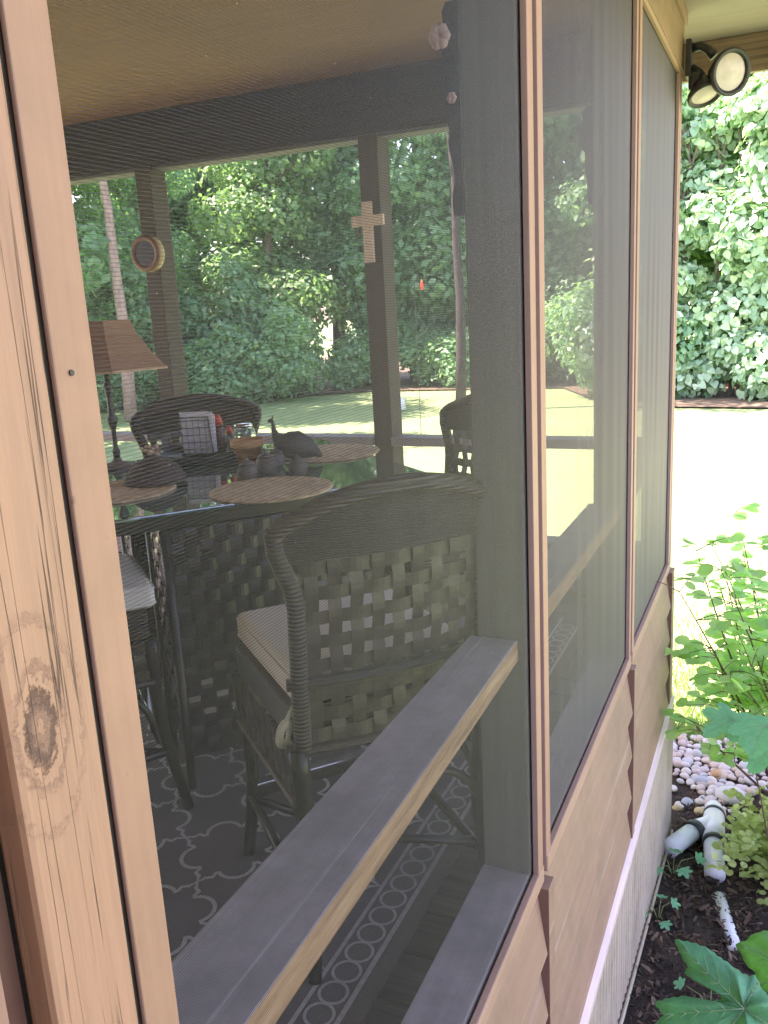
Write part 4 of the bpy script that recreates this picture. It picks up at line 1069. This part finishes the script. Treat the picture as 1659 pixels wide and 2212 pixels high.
while yy < 5.50 and cnt < 285:
    xx = -0.12
    while xx < 0.72:
        x = xx+rs.uniform(-0.015,0.015); y = yy+rs.uniform(-0.015,0.015)
        edge = 4.80 - 0.12*math.sin(x*9) + (0.12 if x < 0.12 else 0.0)
        if y > edge or rs.random() < 0.15:
            s = rs.choice([0.020,0.026,0.030,0.036,0.042]); 
            stone(x, y, gh(y)+s*0.35, s, rs.randrange(7), 'rounded river stone in the pale pebble bed by the porch corner'); cnt += 1
        xx += 0.054
    yy += 0.055
stone(0.30,4.79,gh(4.79)+0.03,0.075,2,'largest flat grey river stone, at the near edge of the pebble bed', mat=M['stone_grey'], rz=0.0)
stone(0.045,4.555,gh(4.55)+0.012,0.033,1,'yellowish tan river stone lying apart on the mulch, nearest the skirting', mat=M['stone_tan'])
stone(0.085,4.655,gh(4.65)+0.014,0.040,3,'blue grey river stone on the mulch just behind the tan one', mat=M['stone_blue'])
stone(0.163,4.555,gh(4.55)+0.016,0.038,5,'upright tan egg shaped river stone beside the white drain pipe', mat=M['stone_tan'])
stone(0.135,4.92,gh(4.9)+0.02,0.045,0,'plump white grey river stone at the front of the pebble bed', mat=M['stone_blue'])
stone(0.22,5.03,gh(5)+0.02,0.050,4,'orange brown river stone behind the largest grey one', mat=M['stone_orange'])
# white drain pipe with couplings
dp = empty('drain_pipe', (0,0,0)); tag(dp, 'white plastic drain pipe with a branch and black rubber couplings, half buried in the mulch', 'pipe')
def gp_(x, y, dz): return (x, y, gh(y)+dz)
b = MB(); b.tube([gp_(0.285,3.83,0.035), gp_(0.262,4.10,0.06)], 0.048, 24); b.build('pipe', M['pvc'], dp, smooth=True)
b = MB(); b.tube([gp_(0.262,4.115,0.06), gp_(0.243,4.42,0.065)], 0.054, 24); b.tube([gp_(0.250,4.33,0.065), gp_(0.165,4.20,0.068)], 0.050, 24); b.build('branch_fitting', M['pvc'], dp, smooth=True)
b = MB(); b.tube([gp_(0.163,4.195,0.068), gp_(0.06,3.97,0.05)], 0.046, 24); b.build('pipe', M['pvc'], dp, smooth=True)
b = MB(); b.tube([gp_(0.242,4.43,0.065), gp_(0.234,4.53,0.065)], 0.046, 24); b.build('pipe', M['pvc'], dp, smooth=True)
for (p0, p1) in ((gp_(0.264,4.085,0.06), gp_(0.262,4.118,0.06)), (gp_(0.170,4.208,0.068), gp_(0.150,4.166,0.066)), (gp_(0.2435,4.415,0.065), gp_(0.2425,4.445,0.065))):
    b = MB(); b.tube([p0, p1], 0.057, 24); b.build('coupling', M['rubber'], dp, smooth=True)
b = MB(); b.tube([gp_(0.31,3.70,-0.012), gp_(0.40,3.28,-0.010)], 0.032, 20); b.build('buried_pipe', M['pvc'], dp, smooth=True)

# shrubs -------------------------------------------------------
def branchy(base, tips, r0, seed, spread=0.05):
    b = MB(); rr = random.Random(seed); paths = []
    for tp in tips:
        p0 = Vector(base); p3 = Vector(tp); pts = []
        mid = p0.lerp(p3, 0.5)+Vector((rr.uniform(-spread,spread), rr.uniform(-spread,spread), 0.12))
        for k in range(9):
            t = k/8; q = p0*(1-t)**2 + mid*2*t*(1-t) + p3*t*t; pts.append(q)
        b.tube(pts, [r0*(1-0.8*k/8) for k in range(9)], 6); paths.append(pts)
    return b, paths
rr = random.Random(21)
sh = empty('round_leaf_shrub', (0,0,0)); tag(sh, 'airy shrub with small rounded bright green leaves, just right of the porch corner', 'shrub')
tips = [(rr.uniform(0.06,1.15), rr.uniform(3.75,4.9), rr.uniform(-0.60,0.30)) for _ in range(60)]
tips = [(x, y, min(z, 0.12+0.3*x)) for x, y, z in tips]
b, paths = branchy((0.62,4.75,gh(4.7)), tips, 0.009, 4, 0.12); 
LP, LD = [], []
for pts in paths:
    for k in range(4, 9):
        for s in range(2):
            p = pts[k]; a = rr.uniform(0,6.28); l = rr.uniform(0.06,0.22); q = p+Vector((math.cos(a)*l, math.sin(a)*l, rr.uniform(-0.01,0.09)))
            b.tube([p, p.lerp(q,0.5)+Vector((0,0,0.01)), q], [0.0028,0.002,0.001], 4)
            for t in (0.35,0.6,0.8,1.0):
                LP.append(p.lerp(q, t)); aa = a+rr.choice((-1,1))*rr.uniform(0.3,1.2); LD.append((math.cos(aa), math.sin(aa), rr.uniform(-0.35,0.15)))
LP = np.array([tuple(v) for v in LP]); LD = np.array(LD); keep = (LP[:,0] > 0.055); LP, LD = LP[keep], LD[keep]; n = len(LP)
b.build('twigs', M['twig'], sh)
Nn = np.stack([rng.normal(0,0.35,n), rng.normal(-0.15,0.35,n), np.ones(n)],1)
meshobj('leaves', leafmesh('shrub_leaves', ROUND, LP, LD, Nn, rng.uniform(0.042,0.078,n)), M['leaf_shrub'], sh)
# yellow green low shrub
ys_ = empty('variegated_shrub', (0,0,0)); tag(ys_, 'low shrub with pale yellow green leaves beside the white drain pipe', 'shrub')
b, paths = branchy((0.52,4.15,gh(4.15)), [(rr.uniform(0.31,0.80), rr.uniform(3.65,4.35), gh(4.2)+rr.uniform(0.08,0.36)) for _ in range(60)], 0.004, 6, 0.05)
LP = []
for pts in paths:
    for k in range(2, 9):
        for s in range(4): LP.append(tuple(pts[k]+Vector((rr.uniform(-0.035,0.035), rr.uniform(-0.035,0.035), rr.uniform(-0.015,0.03)))))
LP = np.array(LP); n = len(LP); b.build('stems', M['twig_green'], ys_)
LD = rng.normal(size=(n,3)); LD[:,2] *= 0.3; Nn = np.stack([rng.normal(0,0.5,n), rng.normal(-0.2,0.5,n), np.ones(n)],1)
meshobj('leaves', leafmesh('variegated_leaves', ROUND, LP, LD, Nn, rng.uniform(0.022,0.044,n)), M['leaf_yellow'], ys_)
# lobed young hydrangea above the pebbles
hy = empty('lobed_leaf_shrub', (0,0,0)); tag(hy, 'shrub with large lobed blue green leaves over the pebble bed, at the right edge', 'shrub')
spots = [(0.40,2.95,-0.07,0.20),(0.48,2.90,-0.03,0.22),(0.52,3.0,-0.17,0.20),(0.60,2.95,0.02,0.22),(0.48,3.2,-0.24,0.15)]
b, paths = branchy((0.62,3.1,gh(3.1)), [(x,y,z) for x,y,z,_ in spots], 0.006, 8, 0.05); b.build('stems', M['twig'], hy)
LD_ = [(-0.7,-0.5,-0.25),(-0.3,-0.8,-0.45),(-0.6,-0.6,-0.5),(0.4,-0.8,-0.3),(-0.8,-0.3,-0.3)]
for i, (x, y, z, sz) in enumerate(spots):
    a = (np.array([(x,y,z)]), np.array([LD_[i]], float), np.array([(0.1*i-0.3, -0.45, 0.85)]), np.array([sz*0.74]))
    lf = meshobj('leaf', leafmesh('lobed_leaf', LOBED, *a), M['leaf_hyd'], hy); meshobj('vein', leafmesh('lobed_vein', LVEIN, *a), M['vein'], lf)
# sprigs by the skirting
for i, (x, y, hgt_, s_, lab) in enumerate(((0.10,3.80,0.12,0.060,'small lobed seedling in front of the white pipe, the farthest of the three sprigs'), (0.085,3.38,0.09,0.045,'small sprig of lobed leaves against the skirting, middle of the three sprigs'), (0.33,2.85,0.07,0.045,'pale sprig lying on the mulch near the big leaf, the nearest of the three sprigs'))):
    r = tag(empty('seedling', (x,y,gh(y))), lab, 'seedling', 'seedlings in the mulch')
    b = MB(); rr2 = random.Random(i); LP = []; LD = []
    for q in range(5):
        a = q*1.26+0.3; tp = (0.07*math.cos(a)*(0.5+rr2.random()), 0.07*math.sin(a), hgt_*(0.5+0.5*rr2.random())); b.tube([(0,0,-0.01),(tp[0]*0.4,tp[1]*0.4,tp[2]*0.8),tp], [0.0025,0.002,0.0012], 5)
        LP.append(tp); LD.append((math.cos(a), math.sin(a), -0.2))
    b.build('stem', M['twig_green'], r); LP = np.array(LP); LD = np.array(LD)
    meshobj('leaves', leafmesh('seedling_leaves', LOBED, LP, LD, np.tile([[0.0,-0.3,1.0]], (5,1)), np.full(5, s_)), M['leaf_hyd'], r)
dl = MB(); dl.add([(0,0,0.0),(0.03,0.012,0.012),(0.06,0.0,0.004),(0.03,-0.016,0.014)], [(0,1,2),(0,2,3)]); o = dl.build('dead_leaf', M['brownleaf'], None)
o.location = (0.40,2.62,gh(2.62)+0.03); o.rotation_euler = (0.2,0.2,0.6); tag(o, 'curled rusty brown dead leaf on the mulch beneath the big green leaf', 'dead leaf')

# big foreground leaves: each a curved, veined blade standing about 1.3 m from the viewpoint
def z8(x, y): return ((1300+x*.3737)/1.1573, (1900+y*.3737)/1.1573)
def ray(px, py):
    v = RM @ np.array([px-829.5, py-1106, 1860.0]); return v/np.linalg.norm(v)
def big_leaf(name, outline, centre, P0, nrm, mat, lobes, parent):
    nrm = np.array(nrm, float); nrm /= np.linalg.norm(nrm)
    def onp(p):
        r = ray(*z8(*p)); t = ((P0-CAM)@nrm)/(r@nrm); return CAM+r*t
    # serrate
    out = []
    n0 = len(outline)
    for i in range(n0):
        a = np.array(outline[i], float); c = np.array(outline[(i+1) % n0], float); ln = np.linalg.norm(c-a); m_ = max(2, int(ln/26))
        tn = np.array([-(c-a)[1], (c-a)[0]])/max(ln, 1)
        for k in range(m_):
            t = k/m_; out.append(a+(c-a)*t + tn*(5.0 if k % 2 else -3.0))
    C0 = onp(centre); O = [onp(p) for p in out]; n = len(O); rings = [0.0,0.2,0.4,0.6,0.8,1.0]
    vs = [tuple(C0)]; 
    lobv = [onp(l)-C0 for l in lobes]
    for s in rings[1:]:
        for q in O:
            d = q-C0; p = C0+d*s
            u = d/np.linalg.norm(d); near = max(float(u@(l/np.linalg.norm(l))) for l in lobv)
            off = 0.010*math.sin(s*3.0)*(1-near)*6 - 0.014*s*s + 0.0012*math.sin(s*22+8*near*30*0.05)
            vs.append(tuple(p+nrm*off))
    fs = [(0, 1+i, 1+(i+1) % n) for i in range(n)]
    for r_ in range(len(rings)-2):
        o0 = 1+r_*n; o1 = o0+n
        fs += [(o0+i, o1+i, o1+(i+1) % n, o0+(i+1) % n) for i in range(n)]
    b = MB(); b.add(vs, fs); lf = b.build('blade', mat, parent, smooth=True)
    sol = lf.modifiers.new('thick', 'SOLIDIFY'); sol.thickness = 0.0006
    b = MB()
    for l in lobv:
        pts = []
        for k in range(7):
            t = k/6*0.92; pts.append(tuple(C0+l*t+nrm*(-0.014*t*t+0.0012)))
        b.tube(pts, [0.0011*(1-0.7*k/6) for k in range(7)], 5)
        side = np.cross(nrm, l); side /= np.linalg.norm(side); ll = np.linalg.norm(l)
        for t in (0.2,0.35,0.5,0.65,0.8):
            for sg in (-1, 1):
                a = C0+l*t; e = a+l*0.16+side*sg*ll*0.17*(1.15-t)
                b.tube([tuple(a+nrm*(-0.014*t*t+0.0012)), tuple(e+nrm*(0.0015-0.014*(t+0.1)**2))], [0.0006,0.00025], 4)
    b.build('vein', M['vein'], lf, smooth=True)
hydr = empty('big_leaf_hydrangea', (0,0,0)); tag(hydr, 'large lobed green hydrangea leaves close to the viewer at the bottom right corner', 'plant')
P0 = CAM+ray(*z8(1500,1665))*1.30
big_leaf('a', [(1020,1180),(1065,1290),(1110,1370),(1085,1405),(1170,1465),(1250,1500),(1330,1535),(1345,1590),(1230,1600),(1100,1560),(985,1575),(885,1605),(915,1650),(950,1690),(905,1730),(860,1790),(960,1900),(1150,1960),(1300,2020),(1450,2100),(1700,2080),(1900,1950),(1980,1780),(1900,1700),(1760,1650),(1660,1570),(1600,1490),(1565,1415),(1530,1430),(1480,1410),(1400,1350),(1310,1290),(1250,1240),(1140,1200)],
         (1500,1665), P0, (-0.12,-0.62,0.80), M['leaf_hyd'], [(1040,1200),(900,1700),(1250,1990),(1850,1900),(1600,1450)], hydr)
P1 = CAM+ray(*z8(1750,1400))*1.36
big_leaf('b', [(1425,1205),(1470,1280),(1500,1340),(1560,1400),(1575,1470),(1640,1530),(1700,1560),(1850,1600),(2000,1500),(2100,1300),(2000,1100),(1850,1000),(1720,1040),(1650,1110),(1560,1130),(1490,1180)],
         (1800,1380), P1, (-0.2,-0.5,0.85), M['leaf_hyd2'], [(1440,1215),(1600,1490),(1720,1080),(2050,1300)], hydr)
b = MB(); b.tube([tuple(P0), (0.56,1.35,0.25), (0.62,1.55,gh(1.5))], [0.003,0.005,0.008], 8); b.tube([tuple(P1), (0.60,1.4,0.2), (0.63,1.56,gh(1.5))], [0.003,0.004,0.007], 8); b.build('stem', M['twig_green'], hydr, smooth=True)
